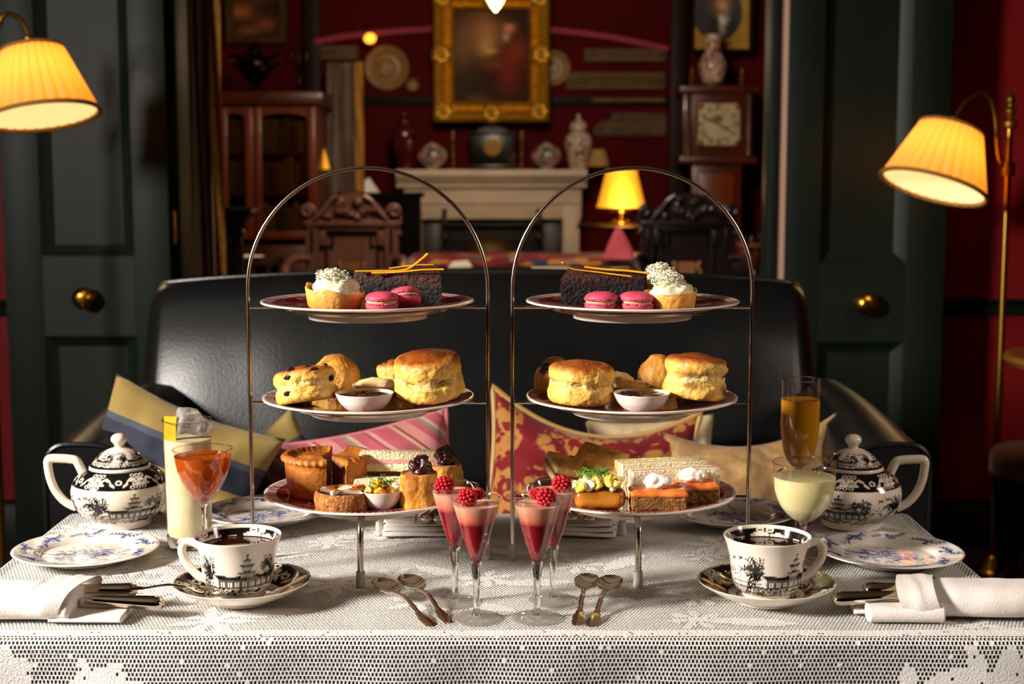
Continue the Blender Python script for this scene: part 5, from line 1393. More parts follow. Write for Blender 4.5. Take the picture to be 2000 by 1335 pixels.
# red transfer plates for the tiers
pf = [(0,.0095),(.02,.0095),(.04,.0095),(.06,.0095),(.075,.0098),(.084,.0102),(.091,.0109),(.098,.0118),(.105,.0127),(.112,.0137),(.1158,.0143),(.1162,.0144),(.118,.0146),(.1205,.0150),(.1215,.0152),(.1225,.0153),(.1255,.0158),(.1265,.0159),(.1280,.0161),(.1295,.0162)]
pf2 = []
for a_, b_ in zip(pf[:-1], pf[1:]):
    n_ = 3 if b_[0] < .118 else 1
    for k in range(n_): pf2.append((a_[0]+(b_[0]-a_[0])*k/n_, a_[1]+(b_[1]-a_[1])*k/n_))
pf2.append(pf[-1])
under = [(.1308,.0157),(.1308,.0141),(.128,.0130),(.115,.0108),(.100,.0090),(.088,.0078),(.0745,.0060),(.0728,-.0060),(.0690,-.0060),(.0675,.003),(0,.003)]
seg = 480; b = MB().lathe(pf2+under, seg); cols = []
red, pale, dk = np.array(lin('#6e1a1c')), np.array(lin('#b8907c')), np.array(lin('#400e10'))
cvr = Canvas(800, 800); rr = random.Random(31)
cvr.a[:] = .62
for k in range(420): cvr.ell(rr.uniform(0,800), rr.uniform(0,800), rr.uniform(5,26), rr.uniform(3,12), rr.uniform(0,3), rr.choice((0,.1,.35,.8,1,1)))
for k in range(60): frond(cvr, rr.uniform(0,800), rr.uniform(0,800), rr.uniform(0,6), 80, 6, 3, 11)
for k in range(40):
    x, y = rr.uniform(0,800), rr.uniform(0,800); cvr.line(spline([(x,y),(x+30,y+20),(x+70,y-10),(x+90,y+25)], 5), 4, 0)
wh = np.array(lin('#e2d6ca'))
for i, (r, z) in enumerate(pf2+under):
    u = np.arange(seg)/seg if abs(r) > 1e-7 else np.array([0.0])
    if i >= len(pf2) or r > .1281: c = np.tile(wh, (len(u), 1))
    elif r > .1160:
        d = ((u*110) % 1 < .55)[:, None]; c = np.where(d, np.array(lin('#8a1a20')), wh)
        if r > .1268: c = np.tile(wh, (len(u), 1))
    else:
        k = cvr.get(.5+r/.27*np.cos(2*PI*u), .5+r/.27*np.sin(2*PI*u))[:, None]; c = np.where(k < .62, pale*(1-k/.62)+red*(k/.62), red*(1-(k-.62)/.38)+dk*((k-.62)/.38))
    cols.append(c)
red_me = b.mesh('dinner_plate', GLAZE, np.concatenate(cols), 60, False)
ZP = [TZ+z+.0033 for z in SZ]                             # eating surface of the plates on each tier
ords = ('bottom', 'middle', 'top')
for X, sd in ((XA, 'left'), (XB, 'right')):
    for t in range(3):
        single('dinner_plate', red_me, GLAZE, 'red transfer printed plate on the %s tier of the %s cake stand' % (ords[t], sd), 'plate', (X, SY, TZ+SZ[t]-.0063), t*.8, 'red printed plates on the cake stands')

# ------------------------------------------------------------------ food
CRUST = mat('baked_crust', '', rough=.5, attr=True, var=.22, vscale=90, bump=.5, bscale=140, sss=.08)
BREAD = mat('bread_crumb', '', rough=.8, attr=True, var=.10, vscale=160, bump=.8, bscale=330, sss=.1)
CREAMM = mat('whipped_cream', '#d0cca8', rough=.55, var='#dad6b8', vscale=40, bump=.3, bscale=120, sss=.25)
RAISIN = mat('raisin', '#2a1208', rough=.4, var='#4a200c', vscale=120)
def spot(pxx, Y, z): return Vector((at(pxx, 800, Y).x, Y, z))

def scone(label, pxx, Y, z, R, H, seed, fruit=0, tilt=(0,0), crack=1.0, dome=.1, brown=1.0, fat=1.0):
    o = thing('scone', label, 'scone', spot(pxx, Y, z), (tilt[0], tilt[1], seed*.7), 'scones on the middle tiers')
    rz = seed*.7
    NL = 26
    pr = [(0,0),(.5,0),(.86,0),(.95,.03),(1.0,.10),(1.01,.2),(1.0,.3),(.985,.38),(.96,.44),(.955,.48),(.955,.53),(.96,.58),(.985,.66),(.985,.76),(.96,.86),(.90,.94),(.8,.985),(.6,1.0),(.35,1.0+dome*.6),(0,1.0+dome)]
    if fat > 1: pr = [(0,0),(.5,0),(.8,.02),(.92,.1),(1.0,.25),(1.02,.42),(1.0,.58),(.95,.72),(.84,.85),(.66,.95),(.4,1.0+dome),(.2,1.0+dome*1.3),(0,1.0+dome*1.35)]
    b = MB(); seg = 150
    def wob(a, zz):
        p = (math.cos(a), math.sin(a), zz/H*1.2)
        w_ = 1 + .06*n3(p, 1.4, seed) + .035*n3(p, 4.5, seed+2) + .018*n3(p, 11, seed+4) + .010*n3(p, 27, seed+6)
        t = zz/H
        c = math.exp(-((t-.50-.06*math.sin(a*2+seed))/.07)**2)
        return w_ - crack*c*(.20*max(0, n3((p[0], p[1], seed), 2.2, seed)+.12)*(1+.7*n3(p, 30, seed)) - .03*n3(p, 22, seed+8))
    b.lathe([(r*R, zz*H) for r, zz in spline(pr, 5)], seg, wob=wob)
    pale, mid, br_, dk_ = lin('#dfb254'), lin('#cf8e30'), lin('#92480e'), lin('#5e2808')
    def col(co, n):
        t = co.z/H; r = math.hypot(co.x, co.y)/R
        k = n3(co, 60, seed)*.5+n3(co, 160, seed)*.3
        if fat > 1:
            c = lerp(lin('#dba248'), lin('#c07a26'), (t-.3)*1.1+k)
            return lerp(c, lin('#e6c88a'), (k-.15)*1.6)
        c = lerp(pale, mid, (t-.62)*2.2+k*.6)
        c = lerp(c, br_, (t-.84)*6*brown + k*.8)
        c = lerp(c, dk_, (t-.92)*3*brown*(n3(co, 35, seed+9)+.25))
        if t < .1: c = lerp(c, mid, .5)
        cc = math.exp(-((t-.50-.06*math.sin(math.atan2(co.y, co.x)*2+seed))/.06)**2)
        return lerp(c, lin('#ecd58c'), cc*.7)
    part('bake', b, CRUST, o, colors=col, angle=180)
    rn = random.Random(seed*7+1)
    for k in range(fruit):
        a = -rz - PI/2 + rn.uniform(-1.3, 1.3); zz = H*rn.uniform(.15, .95); top_ = rn.random() < .25
        rr_ = R*(.925 if not top_ else rn.uniform(.2,.8)); zz = zz if not top_ else H*.985
        part('raisin', MB().blob((rn.uniform(.003,.0068), rn.uniform(.003,.0068), rn.uniform(.002,.0045)), (rr_*math.cos(a), rr_*math.sin(a), zz), k, .5, 2, 2), RAISIN, o)
    return o
z3, z2, z1 = ZP[2], ZP[1], ZP[0]
e = .0009
scone('fruit scone with raisins at the front left of the left middle tier', 602, 1.690, z2+.007, .0370, .040, 3, 7, (-.05, .20), 1.0)
scone('smooth round bun at the back left of the left middle tier', 659, 1.805, z2+e, .030, .042, 5, 0, (0, .06), 0, .12, 1, 2)
scone('small fruit scone at the back right of the left middle tier', 773, 1.815, z2+e, .023, .036, 8, 5, (0, -.1), .6, .15)
scone('large plain split scone at the right of the left middle tier', 840, 1.705, z2+.0125, .0415, .050, 11, 0, (-.04, -.17), 1.5)
scone('fruit scone half hidden at the back left of the right middle tier', 1088, 1.785, z2+e, .027, .040, 14, 7, (0, .1), .5, .15, 1, 2)
scone('large plain split scone at the front left of the right middle tier', 1133, 1.700, z2+.006, .0400, .046, 17, 0, (0, .05), 1.4)
scone('smooth round bun at the back of the right middle tier', 1284, 1.795, z2+e, .0245, .043, 20, 0, (0, 0), 0, .12, 1, 2)
scone('large fruit scone with dark glazed top at the right of the right middle tier', 1354, 1.710, z2+.009, .0380, .050, 23, 5, (0, -.10), 1.3, .1, 1.5)

def dish(label, pxx, Y, z, R, H, name='jam_dish'):
    o = thing(name, label, 'dish', spot(pxx, Y, z), 0)
    part('bowl', MB().lathe(spline([(0,.0015),(R*.5,.001),(R*.58,0),(R*.66,.001),(R*.86,H*.45),(R,H),(R*.985,H*1.03),(R*.95,H),(R*.80,H*.5),(R*.6,H*.22),(0,H*.18)], 5), 56), WHITEC, o, angle=70)
    return o
JAM = mat('dark_jam', '#1c0206', rough=.08, var='#33040a', vscale=120, bump=.8, bscale=130, coat=.6)
for lab, x, R, sd in (('small white dish of dark jam on the left middle tier', 712, .0345, 1), ('small white dish of dark jam on the right middle tier', 1253, .0335, 2)):
    o = dish(lab, x, 1.674, z2+e, R, .0185)
    b = MB().lathe([(0,.0182),(R*.3,.0182),(R*.6,.0178),(R*.82,.0170),(R*.93,.0158)], 60)
    b.v = [(x_, y_, z_+.0022*n3((x_, y_, 0), 110, sd)+.001*n3((x_, y_, 1), 260, sd)) for x_, y_, z_ in b.v]
    part('jam', b, JAM, o, angle=180)
o = dish('shallow white dish of clotted cream behind the jam on the left middle tier', 735, 1.765, z2+e, .030, .016, 'cream_dish')
part('cream', MB().blob((.026,.026,.010), (0,0,.014), 4, .25, 1.8, 3), mat('clotted_cream', '#e6cf8e', rough=.4, var='#ecd9a2', vscale=40, bump=.2, bscale=80, sss=.2), o)
o = dish('white dish of butter behind the jam on the right middle tier', 1224, 1.770, z2+e, .029, .014, 'butter_dish')
b = MB().sbox((.022,.02,.016), (0,0,0), (6,6,6), .0025, 110, 5, .004, T((-.006,0,.021),(.3,.3,.4))); b.blob((.02,.018,.008), (.004,0,.012), 3, .3, 2, 3)
part('butter', b, MATS['clotted_cream'], o)

# macarons
MSH = mat('macaron_shell', '#c63e54', rough=.55, var='#d25068', vscale=60, bump=.1, bscale=200, sss=.1)
MFT = mat('macaron_foot', '#a82a40', rough=.8, var='#d2627a', vscale=200, bump=1, bscale=300)
MFL = mat('macaron_filling', '#d8a27c', rough=.6, var='#e2b894', vscale=90)
def macaron(label, pxx, Y, z, tilt, R=.0200):
    o = thing('macaron', label, 'macaron', spot(pxx, Y, z), (tilt[0], tilt[1], pxx*.01), 'pink macarons on the top tiers')
    up = [(R*.0,.0225),(R*.4,.0220),(R*.7,.0203),(R*.9,.0175),(R*.97,.0150),(R*.95,.0140)]
    part('shell', MB().lathe(spline(up, 4)+[(0,.014)], 48), MSH, o)
    ft = lambda a, z_: 1+.03*n3((math.cos(a), math.sin(a), z_*200), 7, pxx)+.02*n3((math.cos(a), math.sin(a), z_*300), 17, pxx)
    part('ruffle', MB().lathe([(0,.0142),(R*.96,.0142),(R*.99,.0130),(R*.95,.0118),(0,.0118)], 64, wob=ft), MFT, o)
    part('filling', MB().lathe([(0,.012),(R*.86,.012),(R*.9,.0103),(R*.86,.0088),(0,.0088)], 40), MFL, o)
    part('ruffle', MB().lathe([(0,.0090),(R*.95,.0090),(R*.99,.0078),(R*.96,.0066),(0,.0066)], 64, wob=ft), MFT, o)
    part('shell', MB().lathe([(0,.0068)]+spline([(R*.95,.0066),(R*.96,.0052),(R*.88,.0022),(R*.6,.0005),(0,0)], 4), 48), MSH, o)
macaron('pink macaron at the front of the left top tier', 748, 1.664, z3+e, (0,0))
macaron('pink macaron leaning on the chocolate cake of the left top tier', 794, 1.682, z3+.004, (-.12,.42))
macaron('pink macaron left of its pair on the right top tier', 1173, 1.664, z3+e, (0,0), .0205)
macaron('pink macaron right of its pair on the right top tier', 1241, 1.664, z3+e, (0,.03), .0215)

# cream tarts
SHAV = mat('white_shavings', '#d6d2b8', rough=.6)
def tart(label, pxx, Y, z, R, tilt, seed, H=.021, cream=1.0):
    o = thing('cream_tart', label, 'tart', spot(pxx, Y, z), (tilt[0], tilt[1], 0), 'cream tarts on the top tiers')
    wob = lambda a, zz: 1+.02*n3((math.cos(a), math.sin(a), zz*40), 2.2, seed)+.012*n3((math.cos(a), math.sin(a), zz*60), 8, seed)
    b = MB().lathe([(0,0),(R*.84,0),(R*.88,.001),(R*.93,H*.4),(R,H*.95),(R*.985,H),(R*.945,H*.99),(R*.90,H*.6),(R*.86,H*.5),(0,H*.5)], 60, wob=wob)
    def rim(p):
        a = math.atan2(p[1], p[0]); r = math.hypot(p[0], p[1])/R
        return (p[0], p[1], p[2] + (.006*max(0, n3((math.cos(a), math.sin(a), 0), 1.6, seed+3)) if p[2] > H*.55 and r > .87 else 0))
    b.v = [rim(p) for p in b.v]
    part('pastry_case', b, CRUST, o, colors=lambda co, n: lerp(lin('#cf8a34'), lin('#e0a850'), .5+n3(co, 50, seed)+.5*(co.z/H-.5)), angle=60)
    c = MB().blob((R*.80*cream, R*.80*cream, .017), (R*.05, 0, H*.85), seed, .3, 1.7, 4); c.blob((R*.4, R*.4, .012), (-R*.15, 0, H*.85+.014), seed+1, .35, 2, 3)
    part('cream', c, CREAMM, o, angle=180)
    rn = random.Random(seed); s = MB()
    for k in range(130):
        a = rn.uniform(0, 2*PI); q = R*.62*math.sqrt(rn.random()); x_, y_ = q*math.cos(a)-R*.1, q*math.sin(a)
        zz = H*.85 + .025*math.sqrt(max(.05, 1-(q/R/.8)**2)) + rn.uniform(-.004, .003)
        d = Vector((rn.uniform(-1,1), rn.uniform(-1,1), rn.uniform(-.2,.9))).normalized()*rn.uniform(.003,.006)
        p = Vector((x_, y_, zz)); s.tube([p-d*.5, p+Vector((0,0,.0007)), p+d*.5], [.0006,.0008,.0005], 4)
    sh = part('shavings', s, SHAV, o); sh['kind'] = 'stuff'
tart('cream topped tart at the left of the left top tier', 655, 1.690, z3+.002, .0355, (.10, .10), 3, .023)
tart('cream topped tart at the front of the right top tier', 1308, 1.680, z3+e, .0315, (.04, -.06), 6, .021)
tart('cream topped tart behind its twin on the right top tier', 1290, 1.760, z3+e, .030, (.05, .0), 9, .027)

# chocolate cake with orange peel
CHOC = mat('chocolate_cake', '', rough=.75, attr=True, var=.35, vscale=120, bump=1.0, bscale=220)
PEEL = mat('orange_peel', '#e09410', rough=.4, var='#ecab24', vscale=60)
def cake(label, loc, rz, L_, Wd, H, seed, peels):
    o = thing('chocolate_cake', label, 'cake', loc, rz, 'chocolate cake wedges on the top tiers')
    o.rotation_euler = (.20 if abs(rz) < 1 else -.20, 0, rz); o.location.z += .0068
    b = MB(); n = 22
    def warp(p):
        u = (p.x/L_+.5); k = .08+.92*u
        return (p.x, p.y*k, p.z)
    b.sbox((L_, Wd, H), (0,0,H/2), (22,10,8), .0022, 130, seed, .002, warp=warp)
    top_, side = lin('#3c190f'), lin('#120a0a')
    part('sponge', b, CHOC, o, colors=lambda co, nn: lerp(side, top_, (co.z/H-.62)*3.5 + .5*n3(co, 60, seed)), angle=50)
    for pts, r in peels:
        part('peel_strip', MB().tube(spline(pts, 7), r*1.25, 6, flat=.5), PEEL, o)
cake('wedge of dark chocolate cake with orange peel on the left top tier', spot(778, 1.755, z3+e), .12, .105, .072, .034, 4,
     [([(-.052,-.012,.038),(-.02,-.010,.0375),(.01,-.006,.038),(.03,.012,.046),(.038,.02,.051)], .0017), ([(-.032,-.018,.037),(.0,-.018,.038),(.03,-.016,.040),(.056,-.016,.0405)], .0019), ([(-.01,-.004,.039),(.02,.002,.041),(.045,.006,.0405)], .0014)])
cake('wedge of dark chocolate cake with orange peel on the right top tier', spot(1183, 1.745, z3+e), PI-.25, .100, .070, .034, 7,
     [([(.048,.026,.052),(.046,.020,.047),(.036,.016,.041),(.008,.016,.038),(-.02,.022,.0365),(-.036,.026,.036)], .0014), ([(.024,.012,.043),(.0,.010,.040),(-.03,.010,.0385),(-.055,.014,.037)], .0021)])

# --- lower left: pork pie, crumbed tart, salad dish, sandwiches, sausage rolls
def pie_piece(label, loc, a0, a1, seed, R=.0475, H=.052):
    o = thing('pork_pie', label, 'pie', loc, 0, 'pork pie halves on the left bottom tier')
    outer = [(0,0),(R*.80,0),(R*.86,.002),(R*.93,H*.35),(R*.97,H*.75),(R*.99,H*.84),(R*1.05,H*.87),(R*1.06,H*.93),(R*1.0,H*1.0),(R*.90,H*1.01),(R*.82,H*.94),(R*.70,H*.90),(R*.4,H*.92),(0,H*.93)]
    wob = lambda a, zz: 1 + (.018*math.sin(a*34) if zz > H*.85 and zz < H*1.02 else 0) + .015*n3((math.cos(a), math.sin(a), zz*30), 2, seed)
    def col(co, n):
        r = math.hypot(co.x, co.y)/R; k = n3(co, 45, seed)+.5*n3(co, 120, seed)
        if abs(n.z) < .3 and r < .8: return lerp(lin('#5a3024'), lin('#8a5a48'), .5+k)
        c = lerp(lin('#c07a2a'), lin('#9a5414'), .45+k)
        return lerp(c, lin('#7a3c0e'), (co.z/H-.86)*4+k*.6)
    dense_ = []
    for p_, q_ in zip(outer[:-1], outer[1:]):
        m_ = max(1, int(math.dist(p_, q_)/.004))
        dense_ += [(p_[0]+(q_[0]-p_[0])*k/m_, p_[1]+(q_[1]-p_[1])*k/m_) for k in range(m_)]
    dense_.append(outer[-1])
    part('pastry', MB().lathe(dense_, 110, None, a0, a1, wob), CRUST, o, colors=col, angle=50)
    # meat filling showing on both cut faces
    for a in (a0, a1):
        s = 1 if a == a1 else -1
        poly = [(0,.005),(R*.78,.005),(R*.86,H*.4),(R*.88,H*.74),(R*.6,H*.82),(0,H*.82)]
        b = MB().prism(poly, .0012, 0, Matrix.Rotation(a, 4, 'Z') @ T((0,0,0),(PI/2,0,0)))
        part('filling', b, mat('pie_meat', '#6a3830', rough=.6, var='#8f6a5c', vscale=90, bump=.5, bscale=120), o)
    return o
pc_ = spot(634, 1.742, z1+e)
pie_piece('larger half of the cut pork pie on the left bottom tier', pc_+Vector((-.004,0,0)), math.radians(82), math.radians(284), 3)
pie_piece('smaller half of the cut pork pie beside the finger sandwiches', pc_+Vector((.009,.002,0)), math.radians(-62), math.radians(74), 5)

o = thing('crumbed_tartlet', 'crumbed brown tartlet with egg and orange slices at the front of the left bottom tier', 'tartlet', spot(668, 1.672, z1+e))
R = .034
wob = lambda a, zz: 1+.05*n3((math.cos(a), math.sin(a), zz*60), 5, 3)+.03*n3((math.cos(a), math.sin(a), zz*90), 14, 3)
part('crumb_crust', MB().lathe([(0,0),(R*.96,0),(R*1.0,.004),(R*1.02,.012),(R*.98,.019),(R*.92,.021),(R*.88,.019),(R*.84,.015),(0,.015)], 90, wob=wob), mat('seeded_crumb', '#8a4c1c', rough=.8, var='#b87a34', vscale=180, bump=1.2, bscale=260), o)
part('dark_filling', MB().lathe([(0,.019),(R*.4,.0185),(R*.88,.0165)], 40), mat('dark_relish', '#3a160a', rough=.35, var='#52220e', vscale=70, bump=.6, bscale=110), o)
rn = random.Random(2)
ORNG = mat('orange_squash', '#cc6a10', rough=.35, var='#de8420', vscale=50, sss=.1); EGGW = mat('egg_white', '#dccfc0', rough=.4)
for k, (x_, y_, a_) in enumerate([(-.017,-.004,.3),(.001,.008,-.4),(.012,-.01,.2),(.018,.008,.9),(-.006,-.014,1.2)]):
    q = part('egg_slice', MB().lathe([(0,0),(.0085,0),(.0088,.002),(.0085,.004),(0,.0042)], 20, T((0,0,0),(0,0,0),(1.2,.8,1)), 0, PI), ORNG if k % 2 else EGGW, o, loc=(x_, y_, .0185), rot=(rn.uniform(-.3,.3), rn.uniform(-.3,.3), a_))
    part('yolk', MB().lathe([(0,.0044),(.005,.0044),(.004,.006),(0,.0062)], 16, T((0,0,0),(0,0,0),(1.2,.8,1)), 0.2, PI-.2), ORNG, q)

o = dish('small white dish of diced orange salad with cress on the left bottom tier', 742, 1.674, z1+e, .0265, .020, 'salad_dish')
YELL = mat('yellow_squash', '#d8a016', rough=.35, var='#e4b436', vscale=50)
for k in range(11):
    a = rn.uniform(0,2*PI); q = .014*math.sqrt(rn.random())
    part('salad_cube', MB().sbox((.011,.010,.010), (0,0,0), (3,3,3), .0008, 160, k, .002, T((q*math.cos(a), q*math.sin(a), .017+.005*rn.random()+(.006 if q < .008 else 0)), (rn.random(), rn.random(), rn.random()*3))), ORNG if k % 2 else YELL, o)
CRESS = mat('cress_green', '#4a7a1c', rough=.5, var='#6a9a30', vscale=60)
def cress(n, R_, z0, seed, h=.012):
    rn = random.Random(seed); b = MB()
    for k in range(n):
        p = Vector((rn.gauss(0, R_*.5), rn.gauss(0, R_*.5), z0)); d = Vector((rn.uniform(-1,1), rn.uniform(-1,1), rn.uniform(.2,1))).normalized()*h*rn.uniform(.6,1.2)
        b.tube(spline([p, p+d*.5+Vector((0,0,.002)), p+d], 3), .0005, 4)
        for s in (-1, 1):
            b.blob((.0024,.0014,.0006), (0,0,0), k, .1, 2, 1, T(p+d+Vector((s*.0018,0,.0003)), (rn.uniform(-.6,.6), s*.5, rn.uniform(0,3))))
    return b
q = part('cress', cress(22, .014, .022, 5, .014), CRESS, o); q['kind'] = 'stuff'

def sausage_roll(label, loc, R, H, seed, rz=0):
    o = thing('sausage_roll', label, 'sausage roll', loc, rz, 'sausage rolls on the left bottom tier')
    wob = lambda a, zz: 1+.10*n3((math.cos(a), math.sin(a), zz*25), 1.6, seed)+.05*n3((math.cos(a), math.sin(a), zz*60), 5, seed)+.02*n3((math.cos(a), math.sin(a), zz*60), 14, seed)
    dn = [(0,0),(R*.9,0)]+[(R*(.96+.04*math.sin(PI*k/14)), H*k/14) for k in range(15)]+[(R*.92,H*1.01),(R*.86,H*.98),(R*.80,H*.99)]
    part('pastry', MB().lathe(dn, 72, wob=wob), CRUST, o, colors=lambda co, n: lerp(lin('#d99a3c'), lin('#a85e16'), .4+1.2*n3(co, 55, seed)+.5*n3(co, 140, seed)), angle=60)
    part('sausage_meat', MB().lathe([(0,H*.985),(R*.4,H*.985),(R*.83,H*.975)], 40), mat('sausage_meat', '#a0694a', rough=.6, var='#b98460', vscale=90, bump=.4, bscale=130), o)
    part('chutney', MB().blob((R*.55,R*.5,.0125), (R*.08,0,H*1.01+.008), seed, .35, 2.2, 4), mat('dark_chutney', '#220b08', rough=.15, var='#3a120c', vscale=140, bump=.8, bscale=160, coat=.5), o, angle=180)
sausage_roll('sausage roll topped with dark chutney at the front of the left bottom tier', spot(816, 1.676, z1+e), .0228, .041, 4)
sausage_roll('sausage roll topped with dark chutney behind the other on the left bottom tier', spot(866, 1.735, z1+e), .0235, .040, 9)

# sandwiches: slices stand on edge, fillings between
CRB = lambda seed: (lambda co, n: lerp(lin('#e0cfa4'), lin('#eadcba'), .5+n3(co, 120, seed)))
HAM = mat('ham', '#c98a80', rough=.5, var='#d49a90', vscale=60); LETT = mat('lettuce', '#5a7a2a', rough=.5, var='#7d9a40', vscale=60)
CHEESE = mat('cheese', '#e0b84a', rough=.45, var='#e6c460', vscale=40); CUC = mat('cucumber', '#a8b070', rough=.4, var='#c2c890', vscale=60)
def finger(label, loc, rot, L_, H, fills, seed, t=.0105):
    """layers stacked along local y"""
    o = thing('finger_sandwich', label, 'sandwich', loc, rot, 'finger sandwiches on the bottom tiers')
    n = len(fills)+1; y = -(n*t+len(fills)*.004)/2
    for k in range(n):
        part('bread_slice', MB().sbox((L_, t, H), (0, y+t/2, H/2), (18,3,8), .0008, 260, seed+k, .0015), BREAD, o, colors=CRB(seed+k), angle=60)
        y += t
        if k < len(fills):
            part('filling', MB().sbox((L_*.985, .0045, H*.97), (0, y+.002, H*.5+.0005), (16,1,5), .0012, 120, seed+k+20), fills[k], o, angle=60)
            y += .004
    return o
finger('finger sandwich of ham and leaf lying at the front on the left bottom tier', spot(768, 1.728, z1+.0145), (PI/2, 0, .05), .096, .030, [LETT], 3)
finger('ham finger sandwich on top at the back of the left bottom tier', spot(783, 1.765, z1+.040), (PI/2-.12, 0, .02), .100, .034, [HAM], 8)
finger('finger sandwich at the bottom of the pair at the back of the left bottom tier', spot(790, 1.786, z1+.0145), (PI/2, 0, .02), .094, .034, [LETT], 12)
for q, w_ in ((0, (1293, 1.752)), (1, (1318, 1.722))):
    finger(('pale finger sandwich with cheese at the back of the right bottom tier', 'pale ham finger sandwich in front of its twin on the right bottom tier')[q],
           spot(w_[0], w_[1], z1+e), (0, 0, .22), .112, .041 if q == 0 else .037, [CUC, CHEESE] if q == 0 else [HAM], 30+q*5, .0095)
TOAST = mat('toasted_bread', '', rough=.75, attr=True, var=.25, vscale=140, bump=.7, bscale=300)
def toast(label, loc, rot, seed, size=(.062,.046,.022)):
    o = thing('toasted_sandwich', label, 'sandwich', loc, rot, 'toasted sandwiches on the right bottom tier')
    tc_ = lambda co, n: lerp(lin('#e4c88c'), lerp(lin('#cf9a48'), lin('#9a6424'), .4+n3(co, 60, seed)), abs(n.z)*1.6-.5)
    h = size[2]*.45
    part('toast_slice', MB().sbox((size[0], size[1], h), (0,0,h/2), (14,10,3), .0008, 200, seed, .002), TOAST, o, colors=tc_, angle=60)
    part('filling', MB().sbox((size[0]*.97, size[1]*.97, .003), (0,0,h+.001), (10,8,1), .0008, 150, seed), mat('toastie_filling', '#7a3a24', rough=.5, var='#b07a3a', vscale=80), o)
    part('toast_slice', MB().sbox((size[0], size[1], h), (0,0,h*1.5+.0022), (14,10,3), .0008, 200, seed+1, .002), TOAST, o, colors=tc_, angle=60)
toast('toasted sandwich leaning at the left back of the right bottom tier', spot(1112, 1.765, z1+.016), (.30, .25, .35), 3)
toast('toasted sandwich leaning highest at the back of the right bottom tier', spot(1172, 1.785, z1+.022), (.38, .22, -.35), 6)
toast('toasted sandwich lying flat under the others on the right bottom tier', spot(1142, 1.795, z1+e), (0, 0, .1), 9)

# egg brioche
o = thing('egg_brioche', 'glossy brioche finger heaped with egg mayonnaise and cress on the right bottom tier', 'sandwich', spot(1172, 1.670, z1+e))
part('bun', MB().sbox((.062,.036,.026), (0,0,.013), (18,12,8), .0008, 90, 3, .011), mat('glazed_bun', '', rough=.22, attr=True, coat=.4, var=.12, vscale=60), o,
     colors=lambda co, n: lerp(lin('#c07a28'), lin('#6a300c'), (co.z/.026-.25)*1.3+n3(co, 50, 2)), angle=180)
EGGY = mat('egg_mayonnaise', '#e2c23e', rough=.35, var='#ecd676', vscale=90, sss=.15); EGGP = mat('egg_pale', '#eadfae', rough=.4, var='#f0e8c4', vscale=60, sss=.15)
rn = random.Random(11)
for k in range(22):
    x_, y_ = rn.uniform(-.028,.028), rn.uniform(-.016,.012)
    part('egg_piece', MB().sbox((rn.uniform(.008,.015), .010, .010), (0,0,0), (4,4,4), .002, 150, k, .003, T((x_, y_, .027+rn.uniform(0,.011)*(1-abs(x_)/.04)), (rn.random()*2, rn.random()*2, rn.random()*3))), EGGY if k % 3 else EGGP, o)
q = part('cress', cress(46, .018, .038, 7, .009), CRESS, o, loc=(-.006, .004, 0)); q['kind'] = 'stuff'

# smoked salmon on brown bread
SALM = mat('smoked_salmon', '#cf6420', rough=.3, var='#dd7c38', vscale=40, sss=.15, stretch=(1,4,1))
def salmon(label, loc, rz, seed, L_=.066):
    o = thing('salmon_canape', label, 'canape', loc, rz, 'salmon canapes on the right bottom tier')
    part('brown_bread', MB().sbox((L_,.036,.018), (0,0,.009), (24,12,9), .0018, 260, seed, .002), BREAD, o,
         colors=lambda co, n: lerp(lin('#6e4218'), lin('#452a10') if n.x > .5 else lin('#94622a'), .5+n3(co, 130, seed)), angle=60)
    part('salmon_slice', MB().sbox((L_*1.02,.038,.0065), (0,0,.0205), (18,10,3), .0026, 60, seed, .003, warp=lambda p: (p.x, p.y, p.z-(.002 if abs(p.y) > .015 else 0))), SALM, o, angle=180)
    c = MB().blob((.015,.012,.010), (-.002,.004,.030), seed, .25, 1.6, 4); c.blob((.009,.008,.006), (.008,0,.032), seed+2, .3, 2, 3)
    part('cream_cheese', c, mat('cream_cheese', '#e6ddd2', rough=.5, var='#ece5dc', vscale=40, bump=.2, bscale=100, sss=.2), o, angle=180)
salmon('smoked salmon on brown bread at the front of the right bottom tier', spot(1287, 1.670, z1+e), .0, 4)
salmon('smoked salmon on brown bread at the right edge of the right bottom tier', spot(1358, 1.705, z1+e), .22, 8, .052)

# ------------------------------------------------------------------ drinks
CLEAR = thin_glass('clear_glass')
FOOTG = thin_glass('thick_foot_glass', '#f4f2ee', .10, .3, .12)
SOLID = mat('solid_glass', '#f6f4f0', rough=.02, trans=1.0, ior=1.5)
def bowl_shell(prof, t=.0009):
    """closed shell around an outer profile (bottom centre to rim)"""
    inner = [(max(0, r-t), z+(t if r < .004 else 0)) for r, z in prof]
    return prof + inner[::-1]
def liquid(prof, z_top, t=.0005, z_bot=None):
    out = []
    for (r0, a0), (r1, a1) in zip(prof[:-1], prof[1:]):
        if a0 > z_top: break
        if z_bot is not None and a0 < z_bot: continue
        out.append((max(0, r0-t), a0+.0006))
        if a1 > z_top:
            k = (z_top-a0)/(a1-a0); out.append((max(0, r0+(r1-r0)*k-t), z_top)); break
    out[0] = (0, out[0][1]) if out[0][0] < .002 else out[0]
    if out[0][0] > 0: out = [(0, out[0][1])] + out
    return out+[(0, z_top)]
